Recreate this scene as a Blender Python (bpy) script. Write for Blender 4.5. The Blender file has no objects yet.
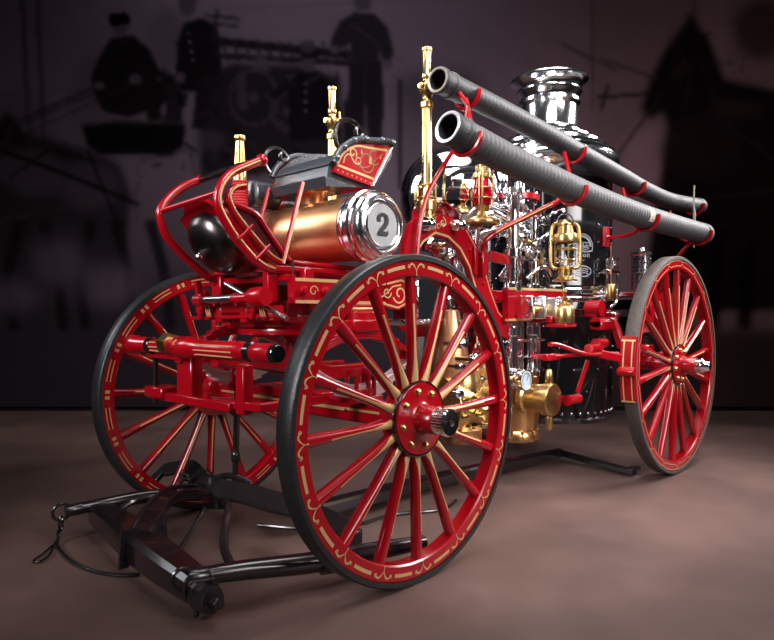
import bpy, bmesh, math, random
import numpy as np
from mathutils import Vector as V, Matrix, Quaternion
R=math.radians; PI=math.pi
sc=bpy.context.scene; col=sc.collection
# ------------------------------------------------ camera, world, lights, exposure
cam=bpy.data.objects.new('camera',bpy.data.cameras.new('camera')); col.objects.link(cam); sc.camera=cam
cam.location=(-1.987,-2.504,1.076)
YAW,PIT=.762286,-.0076095
fw=V((math.cos(YAW)*math.cos(PIT),math.sin(YAW)*math.cos(PIT),math.sin(PIT)))
cam.rotation_euler=fw.to_track_quat('-Z','Y').to_euler()
cam.data.sensor_fit='HORIZONTAL'; cam.data.sensor_width=36; cam.data.lens=653.38/774*36
cam.data.clip_start=.05; cam.data.clip_end=60
W=bpy.data.worlds.new('world'); sc.world=W; W.use_nodes=True
W.node_tree.nodes['Background'].inputs[0].default_value=(.8,.82,.95,1)
W.node_tree.nodes['Background'].inputs[1].default_value=.027
sc.view_settings.view_transform='Standard'; sc.view_settings.look='None'
sc.view_settings.gamma=1; sc.view_settings.use_curve_mapping=False; sc.view_settings.exposure=0.0
def area(name,loc,target,sx,sy,power,color=(1,1,1),spread=180):
    d=bpy.data.lights.new(name,'AREA'); d.shape='RECTANGLE'; d.size=sx; d.size_y=sy; d.energy=power; d.color=color; d.spread=R(spread)
    o=bpy.data.objects.new(name,d); col.objects.link(o); o.location=loc
    o.rotation_euler=(V(target)-V(loc)).to_track_quat('-Z','Y').to_euler(); return o
def spot(name,loc,target,power,angle,blend=.8,rad=.15,color=(1,1,1)):
    d=bpy.data.lights.new(name,'SPOT'); d.energy=power; d.spot_size=R(angle); d.spot_blend=blend; d.shadow_soft_size=rad; d.color=color
    o=bpy.data.objects.new(name,d); col.objects.link(o); o.location=loc
    o.rotation_euler=(V(target)-V(loc)).to_track_quat('-Z','Y').to_euler(); return o
area('softbox_overhead',(2.2,-1.35,4.9),(2.0,-1.55,0),4.6,2.6,70,(1,.97,.96),64)
area('softbox_side',(.6,-6.4,3.6),(1.5,0,.9),3.2,3.0,46,(1,.95,.93),50)
area('softbox_key',(-.5,-2.3,4.6),(1.2,0,1.7),2.2,1.7,42,(1,.97,.96),62)
area('softbox_right',(5.8,-2.9,4.5),(2.3,-.2,2.0),2.0,2.4,78,(1,.96,.95),50)
area('softbox_front',(-4.8,-.2,3.1),(.2,0,1.4),1.0,2.2,30,(.97,.97,1),50)
area('softbox_left',(-2.8,4.4,4.4),(2.2,0,2.3),1.8,3.0,40,(.92,.95,1),52)
spot('mural_wash',(.4,1.0,5.3),(3.2,3.6,4.6),85,95,1,.3,(.92,.9,1))
# ------------------------------------------------ materials
MATS={}
def mat(name,color,rough=.4,metal=0,coat=0,noise=0,nscale=8,bump=0,bscale=60,rvar=0,**kw):
    if name in MATS: return MATS[name]
    m=bpy.data.materials.new(name); m.use_nodes=True; nt=m.node_tree; b=nt.nodes['Principled BSDF']
    b.inputs['Base Color'].default_value=(*color,1); b.inputs['Roughness'].default_value=rough; b.inputs['Metallic'].default_value=metal
    b.inputs['Coat Weight'].default_value=coat; b.inputs['Coat Roughness'].default_value=.06
    for k,v in kw.items(): b.inputs[k.replace('_',' ')].default_value=v
    if noise or bump or rvar:
        tc=nt.nodes.new('ShaderNodeTexCoord')
        n=nt.nodes.new('ShaderNodeTexNoise'); n.inputs['Scale'].default_value=nscale; n.inputs['Detail'].default_value=5
        nt.links.new(tc.outputs['Object'],n.inputs['Vector'])
        if noise:
            mx=nt.nodes.new('ShaderNodeMix'); mx.data_type='RGBA'
            mx.inputs[6].default_value=(*[c*(1-noise) for c in color],1); mx.inputs[7].default_value=(*[min(1,c*(1+noise)) for c in color],1)
            nt.links.new(n.outputs['Fac'],mx.inputs[0]); nt.links.new(mx.outputs[2],b.inputs['Base Color'])
        if rvar:
            mr=nt.nodes.new('ShaderNodeMapRange'); mr.inputs[3].default_value=max(.02,rough-rvar); mr.inputs[4].default_value=rough+rvar
            nt.links.new(n.outputs['Fac'],mr.inputs[0]); nt.links.new(mr.outputs[0],b.inputs['Roughness'])
        if bump:
            n2=nt.nodes.new('ShaderNodeTexNoise'); n2.inputs['Scale'].default_value=bscale; n2.inputs['Detail'].default_value=4
            nt.links.new(tc.outputs['Object'],n2.inputs['Vector'])
            bp=nt.nodes.new('ShaderNodeBump'); bp.inputs['Strength'].default_value=bump; bp.inputs['Distance'].default_value=.01
            nt.links.new(n2.outputs['Fac'],bp.inputs['Height']); nt.links.new(bp.outputs[0],b.inputs['Normal'])
    MATS[name]=m; return m
RED=mat('red_enamel',(.29,.0006,.0055),.22,0,.2,noise=.12,nscale=5,rvar=.05)
GOLD=mat('gold_leaf_paint',(.55,.34,.145),.42,.3)
TIRE=mat('black_tire',(.011,.011,.012),.38,0,0,noise=.3,nscale=20,bump=.15,bscale=90)
TIREW=mat('worn_tire',(.060,.047,.044),.62,0,0,noise=.55,nscale=14,bump=.5,bscale=60)
CHROME=mat('nickel_plate',(.82,.83,.86),.07,1,rvar=.03)
NICKEL=mat('soft_nickel',(.85,.86,.88),.13,1,rvar=.03)
STEEL=mat('polished_steel',(.62,.62,.64),.22,1)
BRASS=mat('brass',(.60,.39,.155),.28,1,noise=.12,nscale=9,rvar=.06)
BRONZE=mat('bronze',(.62,.36,.15),.3,1,noise=.25,nscale=12,rvar=.08)
COPPER=mat('copper',(.74,.37,.18),.36,1,noise=.18,nscale=4,rvar=.07)
BLACK=mat('black_enamel',(.006,.006,.007),.12,0,.5)
IRON=mat('black_iron',(.012,.009,.010),.24,0,.3,noise=.3,bump=.1,bscale=40)
DARKWOOD=mat('dark_varnished_wood',(.010,.005,.006),.24,0,.4,noise=.4,nscale=14)
LEATHER=mat('black_leather',(.034,.038,.046),.33,0,.15,noise=.2,bump=.25,bscale=70)
HOSE=mat('grey_hose',(.052,.052,.056),.62,0,0,noise=.25,nscale=16,bump=.2,bscale=80)
HOSE2=mat('dark_hose',(.016,.017,.020),.58,0,0,noise=.3,nscale=14,bump=.2,bscale=60)
WORN=mat('worn_patch',(.5,.42,.33),.6)
SILVER=mat('brushed_silver',(.55,.55,.57),.38,1)
GLASS=mat('clear_glass',(1,1,1),.02,0,Transmission_Weight=1.0,IOR=1.2)
REDGLASS=mat('red_glass',(.5,.0,.01),.06,0,.6,Transmission_Weight=.35,IOR=1.3)
WHITE=mat('white_paint',(.75,.75,.75),.5)
INK=mat('black_paint',(.004,.004,.004),.5)
CORD=mat('red_cord',(.4,.006,.012),.6,0,0,bump=.5,bscale=120)
# ------------------------------------------------ mesh builder
class M:
    def __init__(s): s.v=[];s.f=[];s.m=[];s.mats=[]
    def mi(s,m):
        if m not in s.mats: s.mats.append(m)
        return s.mats.index(m)
    def add(s,vs,fs,m):
        b=len(s.v); s.v+= [tuple(x) for x in vs]; i=s.mi(m)
        for f in fs: s.f.append(tuple(b+k for k in f)); s.m.append(i)
        return s
    def lathe(s,prof,o=(0,0,0),ax=(0,0,1),m=None,n=32,loop=False):
        o=V(o);ax=V(ax).normalized(); u=ax.orthogonal().normalized(); w=ax.cross(u)
        vs=[];idx=[]
        for p in prof:
            r,h=p[0],p[1]
            if r<1e-5: idx.append([len(vs)]); vs.append(o+ax*h)
            else:
                idx.append(list(range(len(vs),len(vs)+n)))
                vs+=[o+ax*h+(u*math.cos(2*PI*k/n)+w*math.sin(2*PI*k/n))*r for k in range(n)]
        b=len(s.v); s.v+=[tuple(x) for x in vs]
        P=len(prof)
        for a in range(P if loop else P-1):
            A=idx[a];B=idx[(a+1)%P]; i=s.mi(prof[a][2] if len(prof[a])>2 else m)
            for k in range(n):
                k2=(k+1)%n
                if len(A)==1 and len(B)==1: continue
                if len(A)==1: f=(A[0],B[k],B[k2])
                elif len(B)==1: f=(A[k],A[k2],B[0])
                else: f=(A[k],A[k2],B[k2],B[k])
                s.f.append(tuple(b+q for q in f)); s.m.append(i)
        return s
    def cyl(s,p0,p1,r0,r1=None,m=None,n=20):
        p0=V(p0);p1=V(p1);r1=r0 if r1 is None else r1
        return s.lathe([(0,0),(r0,0),(r1,(p1-p0).length),(0,(p1-p0).length)],p0,p1-p0,m,n)
    def sph(s,c,r,m,n=16,k=10,sz=1):
        return s.lathe([(r*math.sin(PI*i/k),-r*sz*math.cos(PI*i/k)) for i in range(k+1)],c,(0,0,1),m,n)
    def tube(s,pts,r,m,n=10,closed=False,flat=1,up=None):
        P=[V(p) for p in pts]; N=len(P); rr=r if isinstance(r,(list,tuple)) else [r]*N
        T=[]
        for i in range(N):
            a=P[(i-1)%N] if (closed or i>0) else P[i]; b=P[(i+1)%N] if (closed or i<N-1) else P[i]
            T.append((b-a).normalized())
        u=V(up) if up else T[0].orthogonal(); u=(u-T[0]*u.dot(T[0])).normalized(); vs=[]
        for i in range(N):
            u=V(up) if up else u
            u=(u-T[i]*u.dot(T[i])).normalized(); w=T[i].cross(u)
            vs+=[P[i]+(u*math.cos(2*PI*k/n)*flat+w*math.sin(2*PI*k/n))*rr[i] for k in range(n)]
        fs=[]
        for i in range(N if closed else N-1):
            j=(i+1)%N
            for k in range(n): fs.append((i*n+k,i*n+(k+1)%n,j*n+(k+1)%n,j*n+k))
        if not closed: fs.append(tuple(range(n))); fs.append(tuple((N-1)*n+k for k in range(n)))
        return s.add(vs,fs,m)
    def bar(s,pts,w,h,m,up=(0,0,1),closed=False):   # rectangular section swept along pts: w across, h along up
        P=[V(p) for p in pts];N=len(P);vs=[];fs=[]
        for i in range(N):
            a=P[(i-1)%N] if (closed or i>0) else P[i]; b=P[(i+1)%N] if (closed or i<N-1) else P[i]
            t=(b-a).normalized(); x=t.cross(V(up)).normalized(); y=x.cross(t)
            ww=w[i] if isinstance(w,(list,tuple)) else w; hh=h[i] if isinstance(h,(list,tuple)) else h
            c=min(ww,hh)*.16
            for dx,dy in ((-ww/2+c,-hh/2),(ww/2-c,-hh/2),(ww/2,-hh/2+c),(ww/2,hh/2-c),(ww/2-c,hh/2),(-ww/2+c,hh/2),(-ww/2,hh/2-c),(-ww/2,-hh/2+c)): vs.append(P[i]+x*dx+y*dy)
        for i in range(N if closed else N-1):
            j=(i+1)%N
            for k in range(8): fs.append((i*8+k,i*8+(k+1)%8,j*8+(k+1)%8,j*8+k))
        if not closed: fs.append(tuple(range(8))); fs.append(tuple((N-1)*8+k for k in range(8)))
        return s.add(vs,fs,m)
    def box(s,c,d,m,rot=None,ch=None):
        c=V(c);d=V(d); ch=min(d)*.12 if ch is None else ch; bm=bmesh.new(); q=rot if rot else Matrix.Identity(3)
        for sx in (-1,1):
            for sy in (-1,1):
                for sz in (-1,1):
                    p=V((sx*d.x/2,sy*d.y/2,sz*d.z/2))
                    for k in range(3):
                        e=V(p)
                        for j in range(3):
                            if j!=k: e[j]-=math.copysign(ch,p[j])
                        bm.verts.new(c+q@e)
        r=bmesh.ops.convex_hull(bm,input=bm.verts); bmesh.ops.dissolve_limit(bm,angle_limit=.01,verts=bm.verts,edges=bm.edges)
        bm.verts.index_update(); s.add([v.co for v in bm.verts],[[v.index for v in f.verts] for f in bm.faces],m); bm.free(); return s
    def prism(s,poly,o,u,w,th,m,mside=None):
        o=V(o);u=V(u).normalized();w=V(w).normalized();n=u.cross(w); N=len(poly)
        vs=[o+u*x+w*y+n*(th/2) for x,y in poly]+[o+u*x+w*y-n*(th/2) for x,y in poly]
        s.add(vs,[tuple(range(N)),tuple(range(2*N-1,N-1,-1))],m)
        return s.add(vs,[(k,(k+1)%N,N+(k+1)%N,N+k) for k in range(N)],mside or m)
    def ribbon(s,pts,o,u,w,wd,m,lift=.0015,closed=False):   # painted line on the plane o,u,w
        o=V(o);u=V(u).normalized();w=V(w).normalized();n=u.cross(w); N=len(pts); vs=[];fs=[]
        for i in range(N):
            a=pts[(i-1)%N] if (closed or i>0) else pts[i]; b=pts[(i+1)%N] if (closed or i<N-1) else pts[i]
            dx,dy=b[0]-a[0],b[1]-a[1]; L=math.hypot(dx,dy) or 1
            ww=(wd[i] if isinstance(wd,(list,tuple)) else wd)/2
            for q in (-1,1): vs.append(o+u*(pts[i][0]-q*dy/L*ww)+w*(pts[i][1]+q*dx/L*ww)+n*lift)
        for i in range(N if closed else N-1): j=(i+1)%N; fs.append((2*i,2*i+1,2*j+1,2*j))
        return s.add(vs,fs,m)
    def disc(s,c2,r,o,u,w,m,lift=.0015,n=10):
        o=V(o);u=V(u).normalized();w=V(w).normalized();k=u.cross(w)
        return s.add([o+u*(c2[0]+r*math.cos(2*PI*i/n))+w*(c2[1]+r*math.sin(2*PI*i/n))+k*lift for i in range(n)],[tuple(range(n))],m)
    def build(s,name,parent=None,label=None,ang=38,keep=True):
        me=bpy.data.meshes.new(name); me.from_pydata(s.v,[],s.f)
        for m in s.mats: me.materials.append(m)
        me.polygons.foreach_set('material_index',s.m)
        bm=bmesh.new(); bm.from_mesh(me); bmesh.ops.recalc_face_normals(bm,faces=bm.faces)
        for f in bm.faces: f.smooth=True
        bm.to_mesh(me); bm.free()
        me.set_sharp_from_angle(angle=R(ang))
        o=bpy.data.objects.new(name,me); col.objects.link(o)
        if parent: attach(o,parent,keep)
        if label: o['label']=label
        return o
def wmat(o):
    m=Matrix.LocRotScale(o.location,o.rotation_euler,o.scale)
    return wmat(o.parent)@o.matrix_parent_inverse@m if o.parent else m
def attach(o,parent,keep=True):
    o.parent=parent
    o.matrix_parent_inverse=wmat(parent).inverted() if keep else Matrix.Identity(4)
def empty(name,loc=(0,0,0),rz=0,parent=None,keep=True):
    o=bpy.data.objects.new(name,None); col.objects.link(o); o.location=loc; o.rotation_euler=(0,0,rz); o.empty_display_size=.1
    if parent: attach(o,parent,keep)
    return o
def tag(o,label,cat,group=None):
    o['label']=label;o['category']=cat
    if group:o['group']=group
    return o
def copy_tree(o,parent=None):
    c=o.copy(); col.objects.link(c)
    if parent: c.parent=parent; 
    for ch in list(o.children): copy_tree(ch,c)
    return c
def arc(cx,cy,r,a0,a1,n=16,ry=None): return [(cx+r*math.cos(R(a0+(a1-a0)*i/n)),cy+(ry or r)*math.sin(R(a0+(a1-a0)*i/n))) for i in range(n+1)]
def spiral(cx,cy,r0,r1,a0,a1,n=18): return [(cx+(r0+(r1-r0)*i/n)*math.cos(R(a0+(a1-a0)*i/n)),cy+(r0+(r1-r0)*i/n)*math.sin(R(a0+(a1-a0)*i/n))) for i in range(n+1)]
def smooth(pts,k=6):   # Catmull-Rom through pts
    P=[V(p) for p in pts];out=[];N=len(P)
    for i in range(N-1):
        a,b,c,d=P[max(i-1,0)],P[i],P[i+1],P[min(i+2,N-1)]
        for j in range(k):
            t=j/k; out.append(.5*((2*b)+(c-a)*t+(2*a-5*b+4*c-d)*t*t+(3*b-a-3*c+d)*t**3))
    out.append(P[-1]); return out
def taper(n,a,b): return [a+(b-a)*i/(n-1) for i in range(n)]
X,Y,Z=V((1,0,0)),V((0,1,0)),V((0,0,1))
# ------------------------------------------------ setting: floor, back wall, printed mural
fh=V((math.cos(YAW),math.sin(YAW),0)); rh=V((math.sin(YAW),-math.cos(YAW),0)); C0=V((cam.location.x,cam.location.y,0))
WD=7.3
def structure(o): o['kind']='structure'; return o
def floor_mat():
    m=bpy.data.materials.new('stained_concrete'); m.use_nodes=True; nt=m.node_tree; b=nt.nodes['Principled BSDF']
    tc=nt.nodes.new('ShaderNodeTexCoord')
    n1=nt.nodes.new('ShaderNodeTexNoise'); n1.inputs['Scale'].default_value=.9; n1.inputs['Detail'].default_value=3; n1.inputs['Roughness'].default_value=.45
    n2=nt.nodes.new('ShaderNodeTexNoise'); n2.inputs['Scale'].default_value=6; n2.inputs['Detail'].default_value=8
    for n in (n1,n2): nt.links.new(tc.outputs['Object'],n.inputs['Vector'])
    a=nt.nodes.new('ShaderNodeMix'); a.data_type='RGBA'; a.inputs[6].default_value=(.078,.045,.039,1); a.inputs[7].default_value=(.175,.102,.087,1)
    r=nt.nodes.new('ShaderNodeMapRange'); r.inputs[1].default_value=.32; r.inputs[2].default_value=.68
    nt.links.new(n1.outputs['Fac'],r.inputs[0]); nt.links.new(r.outputs[0],a.inputs[0])
    c=nt.nodes.new('ShaderNodeMix'); c.data_type='RGBA'; c.blend_type='MULTIPLY'; c.inputs[0].default_value=.35
    nt.links.new(a.outputs[2],c.inputs[6]); nt.links.new(n2.outputs['Fac'],c.inputs[7]); nt.links.new(c.outputs[2],b.inputs['Base Color'])
    b.inputs['Roughness'].default_value=.5
    bp=nt.nodes.new('ShaderNodeBump'); bp.inputs['Strength'].default_value=.06; nt.links.new(n2.outputs['Fac'],bp.inputs['Height']); nt.links.new(bp.outputs[0],b.inputs['Normal'])
    return m
fl=M(); cc=C0+fh*3.2
fl.add([cc-rh*9-fh*6.5,cc+rh*9-fh*6.5,cc+rh*9+fh*4.2,cc-rh*9+fh*4.2],[(0,1,2,3)],floor_mat())
structure(fl.build('floor'))
wl=M(); wc=C0+fh*(WD+.15)
WALLM=mat('dark_wall_paint',(.012,.010,.010),.9,noise=.15,nscale=3)
wl.prism([(-9,0),(9,0),(9,5.6),(-9,5.6)],wc,rh,Z,.2,WALLM); structure(wl.build('wall_back'))
def mural():
    PX0,PX1,PY0,PY1,ST=-140,914,-70,408,1.6
    xs=np.arange(PX0,PX1+.1,ST); ys=np.arange(PY0,PY1+.1,ST); GX,GY=np.meshgrid(xs,ys); H,Wd=GX.shape
    rng=np.random.RandomState(4)
    def inside(p):
        r=np.zeros(GX.shape,bool); n=len(p)
        for i in range(n):
            x1,y1=p[i];x2,y2=p[(i+1)%n]
            if y1==y2: continue
            c=((y1>GY)!=(y2>GY))&(GX<(x2-x1)*(GY-y1)/(y2-y1)+x1); r^=c
        return r
    def blur(a,k):
        if k<=0: return a
        g3=int(3*k); g=np.exp(-.5*(np.arange(-g3,g3+1)/k)**2); g/=g.sum()
        for ax in (0,1):
            a=np.apply_along_axis(lambda v:np.convolve(np.pad(v,g3,mode='edge'),g,'valid'),ax,a)
        return a
    L=np.full(GX.shape,.30)                       # print lightness
    def blob(p,v,a=1.0,k=1):
        nonlocal L
        m=blur(inside(p).astype(float),k)*a; L=L*(1-m)+v*m
    def ell(x,y,rx,ry,v,a=1.0,k=1,rot=0):
        c,s=math.cos(R(rot)),math.sin(R(rot))
        blob([(x+rx*math.cos(t)*c-ry*math.sin(t)*s,y+rx*math.cos(t)*s+ry*math.sin(t)*c) for t in np.linspace(0,2*PI,24,endpoint=False)],v,a,k)
    def line(p,w,v,a=1.0,k=1):
        for (x1,y1),(x2,y2) in zip(p[:-1],p[1:]):
            d=math.hypot(x2-x1,y2-y1) or 1; nx,ny=-(y2-y1)/d*w/2,(x2-x1)/d*w/2
            blob([(x1+nx,y1+ny),(x2+nx,y2+ny),(x2-nx,y2-ny),(x1-nx,y1-ny)],v,a,k)
    # broad tones: sky above, brownish building at the right, light fall-off painted in as darkening below
    L+=.05*np.clip((160-GY)/200,0,1)-.22*np.clip((GY-170)/140,0,1)
    blob([(590,-70),(914,-70),(914,330),(590,330)],.27,.8,3); blob([(700,-70),(726,-70),(726,120),(700,120)],.34,.7,2); line([(693,-60),(693,130)],3,.12,.8)
    ell(652,165,32,40,.36,.8,3); blob([(596,-60),(690,-60),(690,95),(596,95)],.30,.6,4); line([(592,-60),(592,110)],3,.18,.7)
    ell(95,120,26,70,.22,.7,4); ell(20,150,45,60,.20,.6,5); ell(168,40,20,30,.2,.6,3)
    blob([(395,75),(470,70),(500,120),(510,190),(395,190)],.2,.7,4); ell(440,95,45,26,.17,.6,4)
    for x in (24,39): line([(x-3,-60),(x+6,150)],5,.16,.9)
    line([(210,10),(590,-6)],1.6,.22,.6); line([(0,95),(100,88)],1.6,.2,.5)
    # driver and officer on the box seat
    blob([(92,78),(103,52),(112,38),(135,36),(150,50),(160,70),(176,76),(180,92),(160,108),(128,118),(104,112),(96,98)],.045,1)
    ell(121,27,8.5,9,.2,1); blob([(109,20),(111,14),(127,13),(132,20),(131,25),(112,27)],.03,1,.7); line([(108,55),(96,82),(102,90)],10,.05); ell(100,86,5,4,.25); ell(136,80,6,5,.22)
    line([(150,88),(156,122)],15,.05); line([(172,85),(176,125)],15,.06)
    blob([(176,78),(178,42),(184,24),(203,18),(218,28),(222,60),(224,86),(206,92),(180,92)],.04,1)
    ell(188,6,9,12,.19,1); blob([(176,-2),(180,-12),(200,-12),(203,0)],.03); ell(181,78,5,5,.22)
    for i in range(4): ell(189+i*1.5,34+i*9,1.6,1.6,.28,1,.6)
    line([(205,88),(200,130)],16,.05); line([(184,92),(166,128)],13,.07)
    blob([(82,126),(120,121),(186,124),(184,146),(172,156),(98,154),(88,146)],.03,1); line([(84,124),(186,122)],3,.13,.8)
    line([(95,88),(18,122)],2.5,.07); line([(98,92),(20,126)],2,.08); line([(134,84),(26,134)],1.5,.1)
    # horse team at the left
    blob([(-140,150),(-20,150),(14,128),(40,136),(88,150),(120,165),(132,196),(126,250),(110,290),(-140,300)],.075,1,2)
    blob([(-20,150),(6,112),(16,118),(26,140),(34,176),(12,190),(-20,190)],.05,1,1.5)
    ell(30,172,38,22,.17,.8,3,12); ell(90,185,30,24,.16,.8,3); line([(0,150),(60,172),(140,205)],4,.03); line([(10,178),(50,150),(100,162)],2.5,.035)
    for x0,x1 in ((20,8),(44,58),(92,80),(116,128),(150,165)): line([(x0,220),(x1,275),(x1+6,330)],11,.035,.9,1.4)
    ell(60,262,28,26,.22,.7,5); ell(110,285,30,22,.23,.7,5); ell(14,296,26,18,.2,.7,4)
    # engine wagon with hose frame and crew
    line([(216,42),(352,56)],9,.05); line([(216,56),(352,64)],6,.06); line([(205,16),(240,20)],3,.06); line([(206,24),(238,27)],3,.08); line([(218,10),(214,42)],3,.08)
    for x in range(224,350,11): line([(x,42),(x+4,62)],2.5,.09,.9,.7)
    blob([(200,78),(232,64),(300,66),(340,78),(346,170),(200,178)],.055,.95,2)
    for cx,cy,r in ((254,98,24),(288,112,16)):
        line([(cx+r*math.cos(t),cy+r*1.15*math.sin(t)) for t in np.linspace(0,2*PI,20)],4,.13,.9,.8); ell(cx,cy,5,5,.15)
    blob([(252,72),(257,56),(266,56),(270,72)],.2,.8); blob([(236,86),(240,72),(246,72),(248,110),(238,110)],.16,.7); ell(210,140,16,10,.17,.6,2)
    for i in range(26):
        x,y=rng.uniform(150,345),rng.uniform(70,170); line([(x,y),(x+rng.uniform(-16,16),y+rng.uniform(-10,10))],rng.uniform(1.5,4),rng.choice([.02,.12,.17]),.8,.8)
    blob([(288,90),(296,74),(318,72),(330,84),(334,140),(290,142)],.035,.9); ell(309,64,7,8,.17); blob([(300,58),(303,52),(316,52),(319,58)],.03)
    for i in range(4): ell(306,84+i*9,1.5,1.5,.25,1,.6)
    line([(290,84),(272,98)],9,.045); ell(308,48,7,7,.14,.9)
    # fireman standing on the rear step
    blob([(332,38),(340,22),(354,13),(374,14),(388,28),(394,52),(390,64),(382,60),(378,44),(380,62),(350,64),(350,44),(338,52),(330,46)],.075,1)
    blob([(349,62),(382,60),(384,100),(382,150),(368,152),(366,100),(362,152),(346,152)],.06,1); line([(366,64),(364,150)],1.5,.1)
    ell(363,3,9,10,.18); blob([(350,-3),(353,-12),(372,-13),(378,-2)],.035); line([(350,24),(376,42)],3,.12,.8,.7); ell(387,65,5,5,.2); ell(334,50,5,4,.2)
    line([(346,100),(346,180)],4,.04); line([(400,80),(400,190)],3,.05)
    # dark horse at the right
    blob([(640,110),(650,78),(664,50),(684,24),(690,12),(696,26),(708,40),(716,60),(724,80),(780,92),(914,100),(914,310),(640,310),(652,230),(660,180),(668,130),(662,112),(650,120)],.028,1,2)
    ell(678,72,12,7,.07,.8,1.5,-50); line([(596,98),(680,92),(760,110)],3,.05); line([(608,84),(600,112)],3,.05); line([(660,96),(614,160)],2.5,.07); line([(614,70),(588,58),(560,44)],2,.1)
    line([(560,130),(640,180)],3,.08); line([(600,60),(660,80)],2,.1); ell(735,110,30,10,.09,.6,3); ell(760,30,26,30,.07,.8,3); line([(740,20),(774,20)],3,.16,.6); line([(736,44),(774,46)],3,.15,.6); ell(700,148,40,34,.05,.8,4)
    for x in (690,720,752): line([(x,240),(x-8,330)],14,.015,.9,2)
    def strokes(n,x0,x1,y0,y1,vals,lo=1.2,hi=3,ln=18,al=.6):
        for i in range(n):
            x,y,t=rng.uniform(x0,x1),rng.uniform(y0,y1),rng.uniform(0,PI); l=rng.uniform(4,ln)
            line([(x,y),(x+l*math.cos(t),y+l*math.sin(t))],rng.uniform(lo,hi),rng.choice(vals),al,.9)
    strokes(26,196,345,66,176,[.02,.02,.10,.14,.18]); strokes(16,640,774,60,250,[.02,.06,.09]); strokes(12,660,774,10,110,[.04,.10,.13],1.2,3,26); strokes(16,0,150,140,230,[.03,.12,.15]); strokes(8,95,176,40,110,[.03,.08]); strokes(6,180,222,30,90,[.03,.08]); strokes(8,335,392,16,150,[.03,.1],1,2.5,14,.5)
    line([(16,118),(8,140),(-4,150)],3,.14,.7); line([(140,160),(190,150),(196,176)],3,.12,.6); line([(88,150),(120,230)],3,.04); line([(668,40),(690,70),(684,110)],2,.09,.8); line([(700,60),(720,120),(774,160)],2.5,.07,.8); line([(660,180),(700,200),(774,190)],2,.07,.7)
    L=blur(L,.5)
    g=blur(rng.rand(*GX.shape)-.5,2.5)*.22+(rng.rand(*GX.shape)-.5)*.018+blur(rng.rand(*GX.shape)-.5,9)*.3
    L=np.clip(L*(1+g*1.2)+g*.05,.006,1)
    warm=np.clip((GX-430)/250,0,1)
    k=.62
    col3=np.stack([L*(.96+.24*warm),L*(.76+.0*warm),L*(.92-.14*warm)],-1)*k
    col3=1.75*col3**1.35
    dep=WD
    o0=C0+fh*dep
    pos=[o0+rh*((x-387)*.01117)+Z*(1.076+(315-y)*.01117) for y in ys for x in xs]
    me=bpy.data.meshes.new('mural'); n=H*Wd
    fs=[(r*Wd+c,r*Wd+c+1,(r+1)*Wd+c+1,(r+1)*Wd+c) for r in range(H-1) for c in range(Wd-1)]
    # backing panel
    bk=[o0+rh*((x-387)*.01117)+Z*(1.076+(315-y)*.01117)+fh*d for d in (.002,.03) for x,y in ((PX0,PY0),(xs[-1],PY0),(xs[-1],ys[-1]),(PX0,ys[-1]))]
    fs+= [tuple(n+q for q in f) for f in ((0,1,2,3),(4,5,6,7),(0,1,5,4),(1,2,6,5),(2,3,7,6),(3,0,4,7))]
    me.from_pydata([tuple(p) for p in pos]+[tuple(p) for p in bk],[],fs)
    ca=me.color_attributes.new('print','FLOAT_COLOR','POINT')
    a=np.ones((n+8,4),np.float32); a[:n,:3]=col3.reshape(-1,3); a[n:,:3]=.03
    ca.data.foreach_set('color',a.ravel())
    m=bpy.data.materials.new('printed_mural'); m.use_nodes=True; nt=m.node_tree; b=nt.nodes['Principled BSDF']
    at=nt.nodes.new('ShaderNodeAttribute'); at.attribute_name='print'; nt.links.new(at.outputs['Color'],b.inputs['Base Color']); b.inputs['Roughness'].default_value=.75; b.inputs['Specular IOR Level'].default_value=0
    me.materials.append(m)
    o=bpy.data.objects.new('mural',me); col.objects.link(o)
    tag(o,'dim sepia photo mural of a horse-drawn fire crew covering the back wall','mural')
mural()
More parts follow.
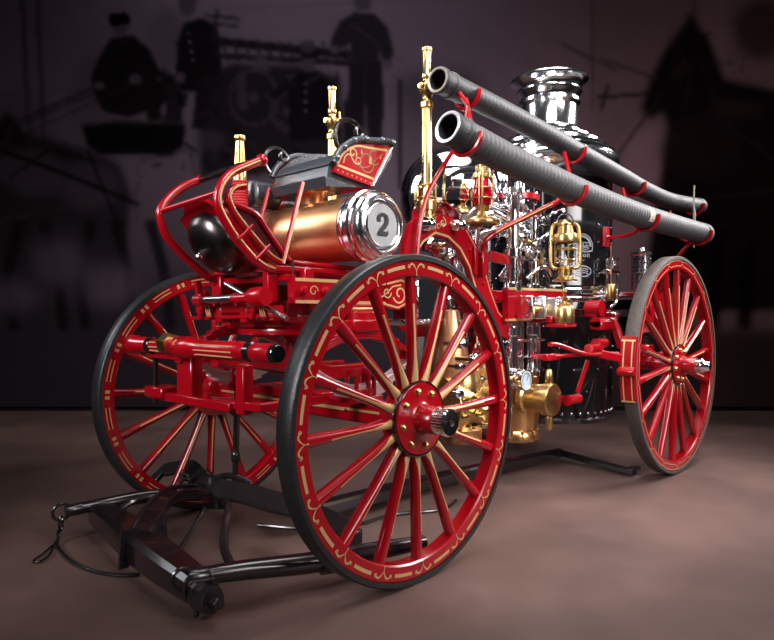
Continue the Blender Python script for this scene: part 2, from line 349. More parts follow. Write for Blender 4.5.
# ------------------------------------------------ the fire engine
E=empty('steam_fire_engine',(1.3,0,0))
tag(E,'antique red steam fire engine with polished boiler, brass pump and gold-striped wooden wheels','fire engine')
def wheel(Rw,nsp,phase,tw,tire,hubL,style):
    w=Empty0=empty('wheel',(0,0,Rw))
    def B(m,name): o=m.build(name,w,keep=False); return o
    t=M(); h=tw/2
    t.lathe([(Rw-.024,-h),(Rw-.006,-h),(Rw,-h+.008),(Rw,h-.008),(Rw-.006,h),(Rw-.024,h)],(0,0,0),Y,tire,96,loop=True); B(t,'tire')
    r1=Rw-.0235; r0=Rw-.088; fh_=.034
    f=M(); f.lathe([(r0,-fh_+.006),(r0+.006,-fh_),(r1-.004,-fh_),(r1,-fh_+.004),(r1,fh_-.004),(r1-.004,fh_),(r0+.006,fh_),(r0,fh_-.006)],(0,0,0),Y,RED,96,loop=True)
    st=360/nsp; rm=(r0+r1)/2+.006
    for side in (-1,1):
        u=X if side<0 else -X; off=Y*side*fh_
        for i in range(nsp):
            a=phase+st*i if side<0 else 180-(phase+st*i)
            P=lambda r,d: (r*math.cos(R(d)),r*math.sin(R(d)))
            if style=='scroll' and side<0:
                f.ribbon([P(rm,a+st*(.29+.42*k/5)) for k in range(6)],off,u,Z,.0135,GOLD)
                for q in (-1,1):
                    f.ribbon([P(rm-.016+.020*math.sin(PI*k/7)+.012*(k/7),a+q*st*.20*k/7) for k in range(8)],off,u,Z,[.003,.004,.006,.008,.008,.007,.006,.004],GOLD)
                    cx,cy=P(rm+.001,a+q*st*.175); f.ribbon(spiral(cx,cy,.0085,.003,a+40,a+40+q*320,12),off,u,Z,.0035,GOLD)
                f.ribbon([P(rm-.032,a),P(rm-.014,a)],off,u,Z,[.002,.005],GOLD); f.disc(P(rm-.033,a),.0035,off,u,Z,GOLD)
            elif style=='scroll':
                for q in (-.009,.009): f.ribbon([P(rm+q,a+st*(.27+.46*k/5)) for k in range(6)],off,u,Z,.005,GOLD)
                for q in (-.06,.06): f.ribbon([P(rm-.011,a+st*q),P(rm+.011,a+st*q)],off,u,Z,.016,GOLD)
            else:
                for q in (-.016,.018): f.ribbon([P(rm+q,a+st*(.12+.76*k/6)) for k in range(7)],off,u,Z,.004,GOLD)
                f.ribbon([P(rm-.016,a+st*.12),P(rm+.001,a+st*.0),P(rm-.016,a-st*.12)],off,u,Z,.004,GOLD); f.ribbon([P(rm+.018,a+st*.12),P(rm+.012,a),P(rm+.018,a-st*.12)],off,u,Z,.004,GOLD)
    B(f,'rim')
    rs=[.12,.16,.22,.32,.42,.52,r0-.03,r0+.01]; rs=[x for x in rs if x<r0-.03]+[r0-.03,r0+.01]
    for i in range(nsp):
        a=R(phase+st*i); d=V((math.cos(a),0,math.sin(a))); tg=V((-math.sin(a),0,math.cos(a)))
        s=M(); n=14; vs=[]; half=[]
        for r in rs:
            k=(r-.12)/(r0-.12)
            tw_=.0235-.007*math.sin(min(1,k*1.25)*PI)*(1 if k<.8 else .4)+(.001 if k>.9 else 0); ax_=.026-.003*k
            half.append((tw_,ax_))
            vs+=[d*r+tg*(tw_*math.cos(2*PI*q/n))+Y*(ax_*math.sin(2*PI*q/n)) for q in range(n)]
        fs=[(j*n+q,j*n+(q+1)%n,(j+1)*n+(q+1)%n,(j+1)*n+q) for j in range(len(rs)-1) for q in range(n)]
        s.add(vs,fs,RED)
        # painted stripe that widens into a gold wedge at the hub
        for face in (-1,1):
            gv=[];gf=[]; rr=[.125,.16,.20,.25,.32,.40,r0-.11]
            for j,r in enumerate(rr):
                k=(r-.12)/(r0-.12); tw_=.0235-.007*math.sin(min(1,k*1.25)*PI)*(1 if k<.8 else .4); ax_=.026-.003*k
                wide=([1.0,.8,.5,.28,.2,.17,.15] if style=='scroll' else [.55,.4,.28,.2,.17,.15,.14])[j] if face<0 else [.22,.2,.18,.16,.14,.13,.12][j]
                for q in range(5):
                    an=PI/2*face+(q/4-.5)*2*wide*1.15+(.35 if j>2 else .35*j/3)*(-face)
                    gv.append(d*r+tg*((tw_+.0012)*math.cos(an))+Y*((ax_+.0012)*math.sin(an)))
            gf=[(j*5+q,j*5+q+1,(j+1)*5+q+1,(j+1)*5+q) for j in range(len(rr)-1) for q in range(4)]
            s.add(gv,gf,GOLD)
        B(s,'spoke')
    hb=M(); fr=.148 if style=='scroll' else .135; hw=.034
    hb.lathe([(0,.12),(.055,.12),(.085,.10),(.09,.06),(.095,.04),(fr,.036),(fr,-hw),(fr-.006,-hw-.008),(.075,-hw-.012),(.062,-hw-.02),(.056,-hw-.045),(.054,-hubL+.065),(.05,-hubL+.06),(0,-hubL+.06)],(0,0,0),Y,RED,40)
    hb.lathe([(fr+.002,-hw+.008),(fr+.006,-hw+.004),(fr+.006,-hw-.004),(fr+.001,-hw-.006)],(0,0,0),Y,BLACK,40); B(hb,'hub')
    for i in range(8):
        a=R(i*45+12); b=M(); c=V((.112*fr/.148*math.cos(a),-hw-.008,.112*fr/.148*math.sin(a)))
        b.lathe([(.0155,0),(.015,.006),(.011,.013),(.005,.017),(0,.018)],c,-Y,BRASS,12); B(b,'hub_bolt')
    cp=M(); y0=-hubL+.062
    pr=[(.0,y0+.02),(.047,y0+.02),(.049,y0)]
    for k in range(4): pr+=[(.050,y0-.008*k-.002),(.046,y0-.008*k-.004),(.050,y0-.008*k-.006)]
    pr+=[(.051,y0-.034)]
    if style=='scroll': pr+=[(.055,y0-.038),(.055,y0-.056),(.050,y0-.062)]; cp.lathe(pr,(0,0,0),Y,CHROME,36); cp.lathe([(.050,y0-.0615),(.045,y0-.060),(.018,y0-.060),(.0,y0-.060)],(0,0,0),Y,BLACK,30); cp.lathe([(.014,y0-.058),(.014,y0-.068),(.008,y0-.074),(0,y0-.075)],(0,0,0),Y,CHROME,6)
    else: pr+=[(.050,y0-.04),(.038,y0-.05),(.034,y0-.075),(.026,y0-.085),(.0,y0-.087)]; cp.lathe(pr,(0,0,0),Y,CHROME,30)
    B(cp,'axle_cap')
    return w
def put(w,x,y,rz,first):
    o=w if first else copy_tree(w)
    o.location.x=x;o.location.y=y;o.rotation_euler.z=rz
    attach(o,E); return o
FW=wheel(.66,16,92,.083,TIRE,.192,'scroll'); put(FW,0,.7545,PI,False); put(FW,0,-.7545,0,True)
RW=wheel(.738,18,86.5,.084,TIREW,.207,'line'); put(RW,2.607,.839,PI,False); put(RW,2.607,-.839,0,True)
def smooth2(p,k=5): return [(q[0],q[1]) for q in smooth([(a,c,0) for a,c in p],k)]
def arc3(x,y,z,r,n=20): return [(x+r*math.cos(2*PI*i/n),y+r*math.sin(2*PI*i/n),z) for i in range(n)]
def part(m,name,label=None,parent=None): return m.build(name,parent or E,label)
NF=(X,Z)                                        # near-side painted faces: u along X, w up, facing -Y
# ------------------------------------------------ boiler, dome and stack
BX=2.39
b=M(); b.lathe([(0,.345),(.44,.345),(.452,.36),(.452,1.17),(.45,1.18),(.45,2.05),(.46,2.06),(0,2.06)],(BX,0,0),Z,BLACK,72)
def sub(m,name,parent,label=None): return m.build(name,parent,label)
for z0,n,r in ((.40,44,.011),(.44,0,0),(1.10,0,0)):
    for i in range(n):
        a=2*PI*i/n; c=V((BX+.452*math.cos(a),.452*math.sin(a),z0)); d=V((math.cos(a),math.sin(a),0))
        b.lathe([(r,0),(r*.8,r*.5),(0,r*.8)],c,d,STEEL,8)
for z0 in (.55,.70,.85,1.0,1.34,1.46,1.58,1.70,1.82,1.94):
    for i in range(14):
        a=2*PI*(i+(.5 if int(z0*100)%2 else 0))/14; c=V((BX+.4505*math.cos(a),.4505*math.sin(a),z0)); d=V((math.cos(a),math.sin(a),0))
        b.lathe([(.007,0),(.006,.004),(0,.006)],c,d,STEEL,6)
boiler=part(b,'boiler',"black enamelled boiler barrel with bright rivets")
b=M(); b.lathe([(.452,.335),(.475,.335),(.478,.345),(.478,.36),(.455,.372)],(BX,0,0),Z,IRON,72)
sub(b,'base_ring',boiler)
b=M(); b.lathe([(.452,1.165),(.458,1.165),(.47,1.175),(.47,1.19),(.462,1.195),(.475,1.205),(.482,1.225),(.475,1.245),(.462,1.253),(.47,1.26),(.47,1.272),(.452,1.28)],(BX,0,0),Z,CHROME,72); sub(b,'polished_band',boiler,'polished nickel band')
b=M(); b.lathe([(.452,2.03),(.458,2.10),(.478,2.13),(.492,2.15),(.50,2.175),(.50,2.20),(.487,2.215),(.487,2.228),(.462,2.24),(.468,2.258),(.445,2.275),(.42,2.28),(.425,2.298),(.40,2.315),(.375,2.32),(.375,2.34),(.345,2.358),(.32,2.365),(.315,2.382),(.285,2.395),(.255,2.405),(.25,2.42),(.225,2.425)],(BX,0,0),Z,NICKEL,72); sub(b,'dome',boiler,'polished nickel stepped dome')
b=M(); b.lathe([(.215,2.410),(.226,2.420),(.228,2.440),(.212,2.455),(.207,2.465),(.207,2.615),(.215,2.625),(.228,2.640),(.228,2.660),(.212,2.670),(.216,2.690),(.235,2.710),(.24,2.725),(.228,2.740),(.232,2.760),(.26,2.785),(.282,2.800),(.286,2.813),(.278,2.823),(.25,2.820),(.20,2.795),(.185,2.725),(.185,2.445)],(BX,0,0),Z,NICKEL,72); stack=sub(b,'smokestack',boiler,'flared polished nickel smokestack')
# builder's emblem and oval plate painted on the barrel (wrapped round its curve)
b=M()
def onb(px,pz,ang0,r=.4525): a=ang0+px/.45; return V((BX+r*math.cos(a),r*math.sin(a),pz))
A0=R(-121)
def bl(pts,wd,m=WHITE):
    vs=[];fs=[]
    for i in range(len(pts)):
        a=pts[max(i-1,0)];c=pts[min(i+1,len(pts)-1)];dx,dy=c[0]-a[0],c[1]-a[1];L=math.hypot(dx,dy) or 1
        for q in (-1,1): vs.append(onb(pts[i][0]-q*dy/L*wd/2,pts[i][1]+q*dx/L*wd/2,A0))
    b.add(vs,[(2*i,2*i+1,2*i+3,2*i+2) for i in range(len(pts)-1)],m)
EZ=1.545; SG=mat('silver_emblem_paint',(.26,.27,.30),.5)
bl(arc(0,EZ,.085,-20,200,24),.007,SG); bl(arc(0,EZ,.068,0,180,20),.016,SG)
for k in range(5): bl(arc(-.045+.0225*k,EZ+.012,.016,20+k*7,300,9),.005,SG)
for k in range(3): bl([(-.055,EZ+.006-k*.012),(-.02,EZ+.016-k*.012),(.015,EZ+.002-k*.012),(.055,EZ+.01-k*.012)],.005,SG)
bl([(-.085,EZ-.035),(-.03,EZ-.03),(.03,EZ-.036),(.085,EZ-.028)],.010,SG)
for k in range(4):
    x=-.048+k*.03; bl([(x,EZ-.075),(x,EZ-.05),(x+.014,EZ-.05),(x+.014,EZ-.075)] if k%2 else arc(x+.007,EZ-.063,.010,90,420,9),.006,SG)
bl([(-.02,EZ-.09),(.0,EZ-.1),(.02,EZ-.09)],.004,SG)
OZ=1.375
bl([(x,OZ+y) for x,y in arc(0,0,.072,0,360,28,.036)],.008,SG)
for k in range(3): bl([(-.048,OZ+.016-k*.014),(-.015,OZ+.010-k*.014),(.015,OZ+.02-k*.014),(.048,OZ+.012-k*.014)],.006,SG)
sub(b,'emblem',boiler,'silver round emblem above an oval plate')
# ------------------------------------------------ air chamber, steam cylinders, pump
b=M(); c=(1.188,0,1.795); b.sph(c,.305,CHROME,56,36); sph=part(b,'air_chamber','polished nickel ball-shaped air chamber')
b=M(); b.lathe([(.11,1.0),(.11,1.12),(.16,1.13),(.16,1.17),(.09,1.19),(.075,1.3),(.085,1.42),(.12,1.46),(.17,1.47),(.18,1.50),(.17,1.53),(.16,1.56)],(1.188,0,0),Z,CHROME,32); sub(b,'neck',sph)
for sy in (-.19,.19):
    b=M(); b.lathe([(0,1.56),(.165,1.56),(.165,1.585),(.14,1.60),(.14,1.98),(.165,1.99),(.165,2.015),(.14,2.03),(.10,2.06),(.045,2.075),(.03,2.11),(0,2.115)],(1.60,sy,0),Z,CHROME,40); cyl=part(b,'steam_cylinder','nickel steam cylinder')
    b=M(); b.lathe([(.142,1.80),(.172,1.80),(.172,1.835),(.142,1.835)],(1.60,sy,0),Z,RED,40,loop=True)
    for i in range(10):
        a=2*PI*i/10; b.cyl((1.60+.158*math.cos(a),sy+.158*math.sin(a),1.785),(1.60+.158*math.cos(a),sy+.158*math.sin(a),1.85),.009,None,CHROME,6)
    sub(b,'flange',cyl,'red bolted flange')
    b=M()
    for i in range(10):
        a=2*PI*i/10; b.cyl((1.60+.152*math.cos(a),sy+.152*math.sin(a),1.545),(1.60+.152*math.cos(a),sy+.152*math.sin(a),1.60),.010,None,CHROME,6); b.cyl((1.60+.152*math.cos(a),sy+.152*math.sin(a),1.98),(1.60+.152*math.cos(a),sy+.152*math.sin(a),2.03),.010,None,CHROME,6)
    sub(b,'cylinder_bolts',cyl)
# polished columns between the cylinders and the pump
for x,y,r,z0,z1 in ((1.31,-.38,.036,.72,1.82),(1.56,-.37,.030,.70,1.72),(1.36,-.16,.026,.75,1.7),(1.80,-.10,.03,.72,1.62),(1.50,.3,.03,.72,1.62),(1.76,.3,.03,.72,1.62)):
    b=M(); pr=[(0,z0),(r*1.6,z0),(r*1.6,z0+.03),(r,z0+.045)]
    for zz in (.98,1.24,1.44):
        if z0<zz<z1: pr+=[(r,zz-.03),(r*1.5,zz-.022),(r*1.5,zz+.022),(r,zz+.03)]
    pr+=[(r,z1-.045),(r*1.6,z1-.03),(r*1.6,z1),(0,z1)]
    b.lathe(pr,(x,y,0),Z,NICKEL,20); part(b,'polished_column')
for x,y in ((1.58,-.19),(1.58,.19)):
    b=M(); b.cyl((x,y,.74),(x,y,1.56),.024,None,STEEL,16); b.box((x,y,1.32),(.09,.12,.06),NICKEL); b.box((x,y,1.02),(.16,.10,.12),NICKEL); part(b,'piston_rod')
b=M()   # flywheel-style valve gear: crank cluster of small bright fittings
rnd=random.Random(7)
for i in range(30):
    x=rnd.uniform(1.46,1.66); y=rnd.uniform(-.42,-.30); z=rnd.uniform(1.40,1.53); r=rnd.uniform(.011,.026)
    d=rnd.choice([X,Y,Z,V((1,0,1)).normalized()]); L=rnd.uniform(.03,.08); p=V((x,y,z)); m_=rnd.choice([NICKEL,NICKEL,STEEL,NICKEL,BRASS])
    b.lathe([(0,-L/2),(r,-L/2),(r,-L/4),(r*.65,-L/4),(r*.65,L/4),(r,L/4),(r,L/2),(0,L/2)],p,d,m_,10)
b.tube(smooth([(1.50,-.36,1.30),(1.56,-.40,1.36),(1.64,-.41,1.37),(1.74,-.38,1.33)]),.014,NICKEL); b.tube(smooth([(1.52,-.38,1.5),(1.6,-.42,1.56),(1.7,-.40,1.6)]),.012,NICKEL)
part(b,'valve_gear','cluster of bright nickel valve fittings')
b=M()
for i in range(20):
    x=rnd.uniform(1.10,1.5); y=rnd.uniform(-.38,-.18); z=rnd.uniform(1.55,1.88); r=rnd.uniform(.012,.028)
    d=rnd.choice([X,Y,Z]); L=rnd.uniform(.04,.11); p=V((x,y,z)); m_=rnd.choice([NICKEL,NICKEL,STEEL,NICKEL,RED])
    b.lathe([(0,-L/2),(r,-L/2),(r,-L/4),(r*.65,-L/4),(r*.65,L/4),(r,L/4),(r,L/2),(0,L/2)],p,d,m_,10)
for p in ([(1.18,-.3,1.72),(1.26,-.36,1.70),(1.36,-.36,1.76),(1.42,-.3,1.80)],[(1.1,-.25,1.52),(1.2,-.33,1.58),(1.34,-.34,1.60),(1.5,-.3,1.56)],[(1.05,-.28,1.60),(1.14,-.36,1.66),(1.3,-.37,1.62)],[(1.3,-.3,1.3),(1.36,-.36,1.42),(1.44,-.36,1.5)]):
    b.tube(smooth(p),.017,NICKEL)
part(b,'steam_pipes','tangle of nickel steam pipes')
b=M()
for z0,x0 in ((1.41,1.10),(1.19,1.12)): b.bar([(x0,-.36,z0),(x0+.14,-.37,z0-.01),(x0+.30,-.36,z0-.03)],.03,.06,RED)
part(b,'red_brackets')
b=M(); b.lathe([(0,0),(.055,0),(.055,.06),(.06,.06),(.06,.14),(.055,.14),(.055,.30),(.06,.30),(.06,.38),(.055,.38),(.055,.44),(0,.44)],(1.27,-.46,1.12),X,NICKEL,28)
for x in (1.30,1.44,1.66): b.box((x,-.46,1.12),(.03,.135,.135),NICKEL)
b.box((1.49,-.50,1.12),(.14,.05,.12),SILVER); part(b,'cross_head','nickel crosshead with clamp bolts')
b=M()
for i in range(9):
    x=1.22+.055*i; b.cyl((x,-.34+.02*(i%2),.70),(x,-.34+.02*(i%2),1.05),.011+.004*(i%3),None,NICKEL,10)
b.cyl((1.2,-.36,.92),(1.7,-.36,.92),.009,None,NICKEL,8); b.cyl((1.2,-.36,.82),(1.7,-.36,.82),.007,None,NICKEL,8)
part(b,'drain_pipes')
# brass pump
b=M(); b.lathe([(0,.30),(.13,.30),(.15,.32),(.15,.35),(.135,.37),(.15,.45),(.155,.55),(.145,.64),(.15,.66),(.15,.70),(.11,.72),(.08,.73),(0,.74)],(1.52,-.26,0),Z,BRONZE,36)
b.lathe([(0,0),(.17,0),(.18,.02),(.18,.05),(.165,.06),(.165,.52),(.18,.53),(.18,.58),(.14,.62),(0,.64)],(.88,-.16,.56),X,BRASS,36)
b.lathe([(.13,.62),(.13,.70),(.10,.78),(.05,.80),(0,.80)],(1.05,-.18,0),Z,BRASS,28); b.lathe([(.12,.62),(.12,.70),(.09,.76),(.0,.78)],(1.3,-.2,0),Z,BRONZE,28)
b.lathe([(0,.34),(.10,.34),(.12,.36),(.12,.42),(.10,.44)],(1.05,-.2,0),Z,BRONZE,28)
for x in (.90,1.03,1.16,1.29,1.42):
    for z in (.43,.52,.61,.70):
        y=-.16-math.sqrt(max(.0,.178**2-(z-.56)**2)); b.lathe([(.02,0),(.02,.012),(.012,.014),(.012,.03),(0,.032)],(x,y+.004,z),-Y,BRASS if (x*100+z*100)%3 else STEEL,6)
for k in range(14):
    a=2*PI*k/14; b.cyl((1.52+.142*math.cos(a),-.26+.142*math.sin(a),.695),(1.52+.142*math.cos(a),-.26+.142*math.sin(a),.725),.010,None,BRASS,6); b.cyl((1.52+.142*math.cos(a),-.26+.142*math.sin(a),.31),(1.52+.142*math.cos(a),-.26+.142*math.sin(a),.37),.010,None,BRASS,6)
pump=part(b,'pump','brass water pump body with bolted flanges')
b=M(); b.lathe([(.02,.0),(.10,.0),(.10,.03),(.085,.04),(.085,.12),(.075,.13)],(1.47,-.36,.575),-Y,BRASS,32); b.lathe([(.08,.10),(.090,.11),(.090,.14),(.098,.145),(.098,.195),(.092,.202),(.08,.204),(0,.204)],(1.47,-.36,.575),-Y,BRASS,36)
for sz in (-1,1): b.lathe([(.016,.08),(.024,.11),(.020,.165),(.013,.18),(0,.182)],(1.47,-.53,.575),Z*sz,BRASS,14)
sub(b,'suction_cap',pump,'round brass cap with two handles')
b=M(); b.lathe([(0,0),(.06,0),(.06,.02),(.05,.022),(.05,.05),(.062,.052),(.062,.07),(.055,.072),(0,.066)],(1.28,-.42,.70),-Y,CHROME,28); b.lathe([(.055,.0725),(0,.0725)],(1.28,-.42,.70),-Y,mat('gauge_dial',(.42,.52,.58),.4),28)
b.ribbon([(0,0),(.02,.03)],(1.28,-.4930,.70),X,Z,.005,INK); b.ribbon(arc(0,0,.042,-40,220,16),(1.28,-.4930,.70),X,Z,.004,INK); sub(b,'pressure_gauge',pump,'small round silver gauge')
b=M(); b.lathe([(0,.60),(.075,.60),(.10,.70),(.105,.80),(.09,.92),(.06,1.02),(.045,1.10),(0,1.11)],(.98,-.18,0),Z,COPPER,30); sub(b,'copper_vessel',pump,'pear-shaped copper air vessel')
for x,z,r in ((.93,.83,.032),(.82,.92,.026),(1.16,.45,.034),(.80,.80,.02),(1.2,.86,.026),(1.12,.95,.02),(.78,.66,.026)):
    b=M(); b.lathe([(0,-.1),(r*.5,-.1),(r*.5,0),(r,0),(r,.03),(r*.7,.035),(r*.7,.05),(0,.052)],(x,-.36,z),-Y,CHROME,16); sub(b,'pump_valve',pump,'nickel valve')
for x,z in ((1.05,.93),(1.14,.86),(.88,1.0),(1.2,1.0),(1.25,.9)): b=M(); b.lathe([(0,-.04),(.03,-.04),(.03,-.02),(.02,-.015),(.02,.03),(.03,.04),(0,.045)],(x,-.33,z),Z,CHROME if z>.9 else RED,14); sub(b,'pipe_fitting',pump)
b=M(); b.box((.72,-.05,1.16),(.28,.4,.28),CHROME); part(b,'nickel_valve_chest')
LEAF=mat('bare_leaf_steel',(.72,.55,.55),.35,.8)
# ------------------------------------------------ frame: arched plates, rails, running gear
for s in (-1,1):
    u=X if s<0 else -X; o=(0,s*.36,0); q=1 if s<0 else -1
    outer=[(.36,1.30),(.37,1.42),(.42,1.53),(.50,1.585),(.60,1.60),(.74,1.59),(.86,1.55),(.95,1.47),(1.03,1.36),(1.10,1.22),(1.18,1.10),(1.30,1.03),(1.40,1.0),(1.40,.93),(1.28,.93),(1.16,.97)]
    inner=[(1.05,1.03),(.98,1.13),(.93,1.23),(.88,1.33),(.80,1.42),(.70,1.475),(.60,1.485),(.50,1.46),(.43,1.39),(.40,1.30)]
    poly=[(q*x,z) for x,z in outer+inner]
    b=M(); b.prism(poly,o,u,Z,.03,RED)
    off=V(o)+Y*s*.015
    b.ribbon([(q*x,z) for x,z in [(.412,1.30),(.442,1.38),(.508,1.447),(.60,1.472+.025),(.705,1.487),(.81,1.432),(.892,1.342),(.942,1.24),(.99,1.142),(1.06,1.045)]],off,u,Z,.012,GOLD)
    b.ribbon([(q*x,z) for x,z in [(.86,1.535),(.94,1.455),(1.015,1.355),(1.085,1.215),(1.165,1.09),(1.29,1.012)]],off,u,Z,.007,GOLD)
    for dx,sg in ((.50,1),(.66,-1)):
        b.ribbon([(q*x,z) for x,z in spiral(dx,1.555,.028,.008,90,90+sg*400,18)],off,u,Z,.006,GOLD)
        b.ribbon([(q*x,z) for x,z in spiral(dx+sg*.035,1.53,.018,.006,0,sg*-330,14)],off,u,Z,.005,GOLD)
    b.ribbon([(q*.58,1.51),(q*.57,1.54),(q*.58,1.58)],off,u,Z,[.012,.006,.012],GOLD); b.ribbon([(q*.60,1.51),(q*.60,1.58)],off,u,Z,.006,GOLD)
    for x,z in ((.89,1.43),(.93,1.40),(.97,1.33),(.96,1.38),(1.02,1.25)): b.lathe([(.012,0),(.010,.008),(0,.011)],(x,s*.375,z),Y*s,RED,8)
    part(b,'arched_frame_plate','red arched frame plate with gold lining')
    b=M(); b.bar([(1.2,s*.40,1.135),(1.88,s*.40,1.14)],.04,.20,RED)
    for zz in (1.047,1.228): b.bar([(1.2,s*.412,zz),(1.88,s*.412,zz+.004)],.025,.014,GOLD)
    part(b,'frame_rail','red frame rail edged with gold')
    b=M(); b.bar([(1.86,s*.50,1.09),(2.4,s*.53,1.09),(3.45,s*.53,1.09)],.04,.05,BLACK); b.bar([(2.72,s*.53,1.17),(3.45,s*.53,1.17)],.035,.16,RED); part(b,'rear_frame_rail')
    # scrolled side beam over the fore-carriage
    b=M(); o=(0,s*.30,0); pts=[(-.27,1.125),(-.27,1.235),(.30,1.235),(.40,1.26),(.46,1.24),(.48,1.18),(.45,1.125),(.38,1.10),(.28,1.115)]
    b.prism([(q*x,z) for x,z in pts],o,u,Z,.04,RED); off=V(o)+Y*s*.02
    for zz in (1.133,1.227): b.ribbon([(q*-.26,zz),(q*.29,zz)],off,u,Z,.014,GOLD)
    b.ribbon([(q*x,z) for x,z in [(.29,1.128),(.38,1.112),(.44,1.135),(.467,1.18),(.45,1.235),(.40,1.248),(.30,1.227)]],off,u,Z,.009,GOLD)
    b.ribbon([(q*x,z) for x,z in spiral(.39,1.18,.05,.012,200,620,22)],off,u,Z,.009,GOLD); b.ribbon([(q*x,z) for x,z in spiral(.30,1.185,.03,.008,0,-400,16)],off,u,Z,.007,GOLD); b.ribbon([(q*.22,1.15),(q*.28,1.17),(q*.34,1.215),(q*.40,1.225)],off,u,Z,.007,GOLD)
    for x in (-.22,-.10,.02,.14):
        b.lathe([(.022,0),(.022,.008),(.013,.010),(.013,.022),(0,.024)],(x,s*.32,1.18),Y*s,RED,8); b.ribbon([(q*x,z) for x,z in spiral(x+.06,1.18,.026,.008,0,380,12)],off,u,Z,.005,GOLD)
    part(b,'side_beam','red side beam with gold scrollwork')
    # elliptic springs along the vehicle, outside the beams
    b=M(); xs=[-.30+.6*k/16 for k in range(17)]
    for j in range(5):
        hl=1-.14*j
        b.bar([(-.02+(x)*hl,s*.47,.875-.105*(1-(x*hl/.30)**2)-.012*j) for x in xs],.055,.0115,LEAF,up=(0,0,1))
    for e in (-1,1): b.cyl((-.02+e*.30,s*.435,.885),(-.02+e*.30,s*.505,.885),.022,None,RED,14)
    b.box((-.02,s*.47,.745),(.10,.075,.03),RED); part(b,'lower_leaf_spring','leaf spring with bare steel leaves')
    b=M()
    for j in range(5):
        hl=1-.14*j
        b.bar([(-.02+(x)*hl,s*.47,.895+.085*(1-(x*hl/.30)**2)+.0115*j) for x in xs],.055,.011,RED,up=(0,0,1))
    b.box((-.02,s*.47,1.03),(.16,.08,.05),RED); part(b,'upper_leaf_spring')
    b=M()
    for dx in (-.055,.015,.05):
        for dy in (-.03,.03): b.cyl((dx-.02,s*.47+dy,.70),(dx-.02,s*.47+dy,.83),.010,None,RED,8); b.lathe([(0,0),(.02,0),(.02,.025),(0,.028)],(dx-.02,s*.47+dy,.82),Z,RED,6)
    b.box((-.02,s*.47,.715),(.18,.1,.025),RED); part(b,'spring_clamp')
    # rear springs and hangers
    b=M()
    for j in range(6):
        hl=1-.13*j; b.bar([(2.60+x*1.2*hl,s*.63,.86+.10*(1-(x*hl/.30)**2)+.012*j) for x in xs],.055,.0115,RED)
    b.box((2.60,s*.63,.80),(.16,.09,.14),RED); b.bar([(2.24,s*.63,.86),(2.22,s*.6,.98),(2.22,s*.54,1.10)],.05,.05,RED,up=(0,1,0)); b.bar([(2.96,s*.63,.86),(2.98,s*.6,.98),(2.98,s*.54,1.10)],.05,.05,RED,up=(0,1,0))
    part(b,'rear_leaf_spring')
    b=M(); b.cyl((2.607,s*.46,.738),(2.607,s*.80,.738),.045,None,RED,20); b.lathe([(.07,0),(.08,.02),(.08,.06),(.06,.08)],(2.607,s*.70,.738),Y*s,RED,20); part(b,'rear_axle')
b=M(); b.bar([(0,-.72,.66),(0,-.55,.66),(0,.55,.66),(0,.72,.66)],.075,[.075,.10,.10,.075],RED); b.box((0,0,.70),(.10,.5,.05),RED)
for s in (-1,1): b.bar([(-.0385,s*.15,.665),(-.0385,s*.60,.665)],.004,.01,GOLD); b.bar([(.0385,s*.15,.665),(.0385,s*.60,.665)],.004,.01,GOLD)
for x in (-.052,.052): b.ribbon([(-.4,0),(.4,0)],(x,0,.665),Y if x>0 else -Y,Z,.012,GOLD)
part(b,'front_axle')
b=M()
for z0,r0,r1 in ((1.0,.20,.28),(1.035,.20,.28)): b.lathe([(r0,z0-.013),(r1,z0-.013),(r1+.003,z0),(r1,z0+.013),(r0,z0+.013)],(0,0,0),Z,RED,56,loop=True)
b.box((0,0,1.0),(.46,.07,.05),RED); b.box((0,0,1.0),(.07,.50,.05),RED); b.lathe([(0,.68),(.05,.68),(.05,.95),(.09,.99),(.09,1.07),(0,1.09)],(0,0,0),Z,RED,24)
part(b,'fifth_wheel')
b=M(); b.lathe([(0,1.04),(.075,1.04),(.085,1.05),(.085,1.085),(.07,1.095),(.07,1.12),(0,1.125)],(.12,-.33,0),Z,RED,28); b.lathe([(.071,1.098),(.074,1.104),(.071,1.11)],(.12,-.33,0),Z,GOLD,28); part(b,'pivot_cap')
for x,yy in ((-.20,-.20),(-.20,.2),(.2,-.2),(.2,.2),(-.33,-.08),(-.33,.12)): b=M(); b.box((x,yy,1.09),(.06,.06,.10),RED); part(b,'bolster_block')
for p,w_,h_ in ([(-.33,-.30,1.10),(-.33,.32,1.10)],.05,.035),([(-.26,-.30,1.235),(-.26,.30,1.235)],.04,.03),([(.3,-.32,1.18),(.3,.32,1.18)],.05,.1): b=M(); b.bar(p,w_,h_,RED); part(b,'cross_beam')
for yy in (-.22,.2):
    b=M(); b.bar([(-.37,yy-.05,1.06),(-.37,yy,1.18),(-.37,yy+.05,1.06)],.03,.03,RED,up=X)
    for dd in (-.014,0,.014): b.bar([(-.387,yy-.05+dd,1.07),(-.387,yy-.012+dd,1.16)],.004,.004,GOLD,up=X)
    part(b,'bolster_brace','red brace with thin gold stripes')
b=M(); b.bar([(-.34,-.33,1.075),(-.33,.36,1.06)],.06,.018,RED); part(b,'bolster_plate')
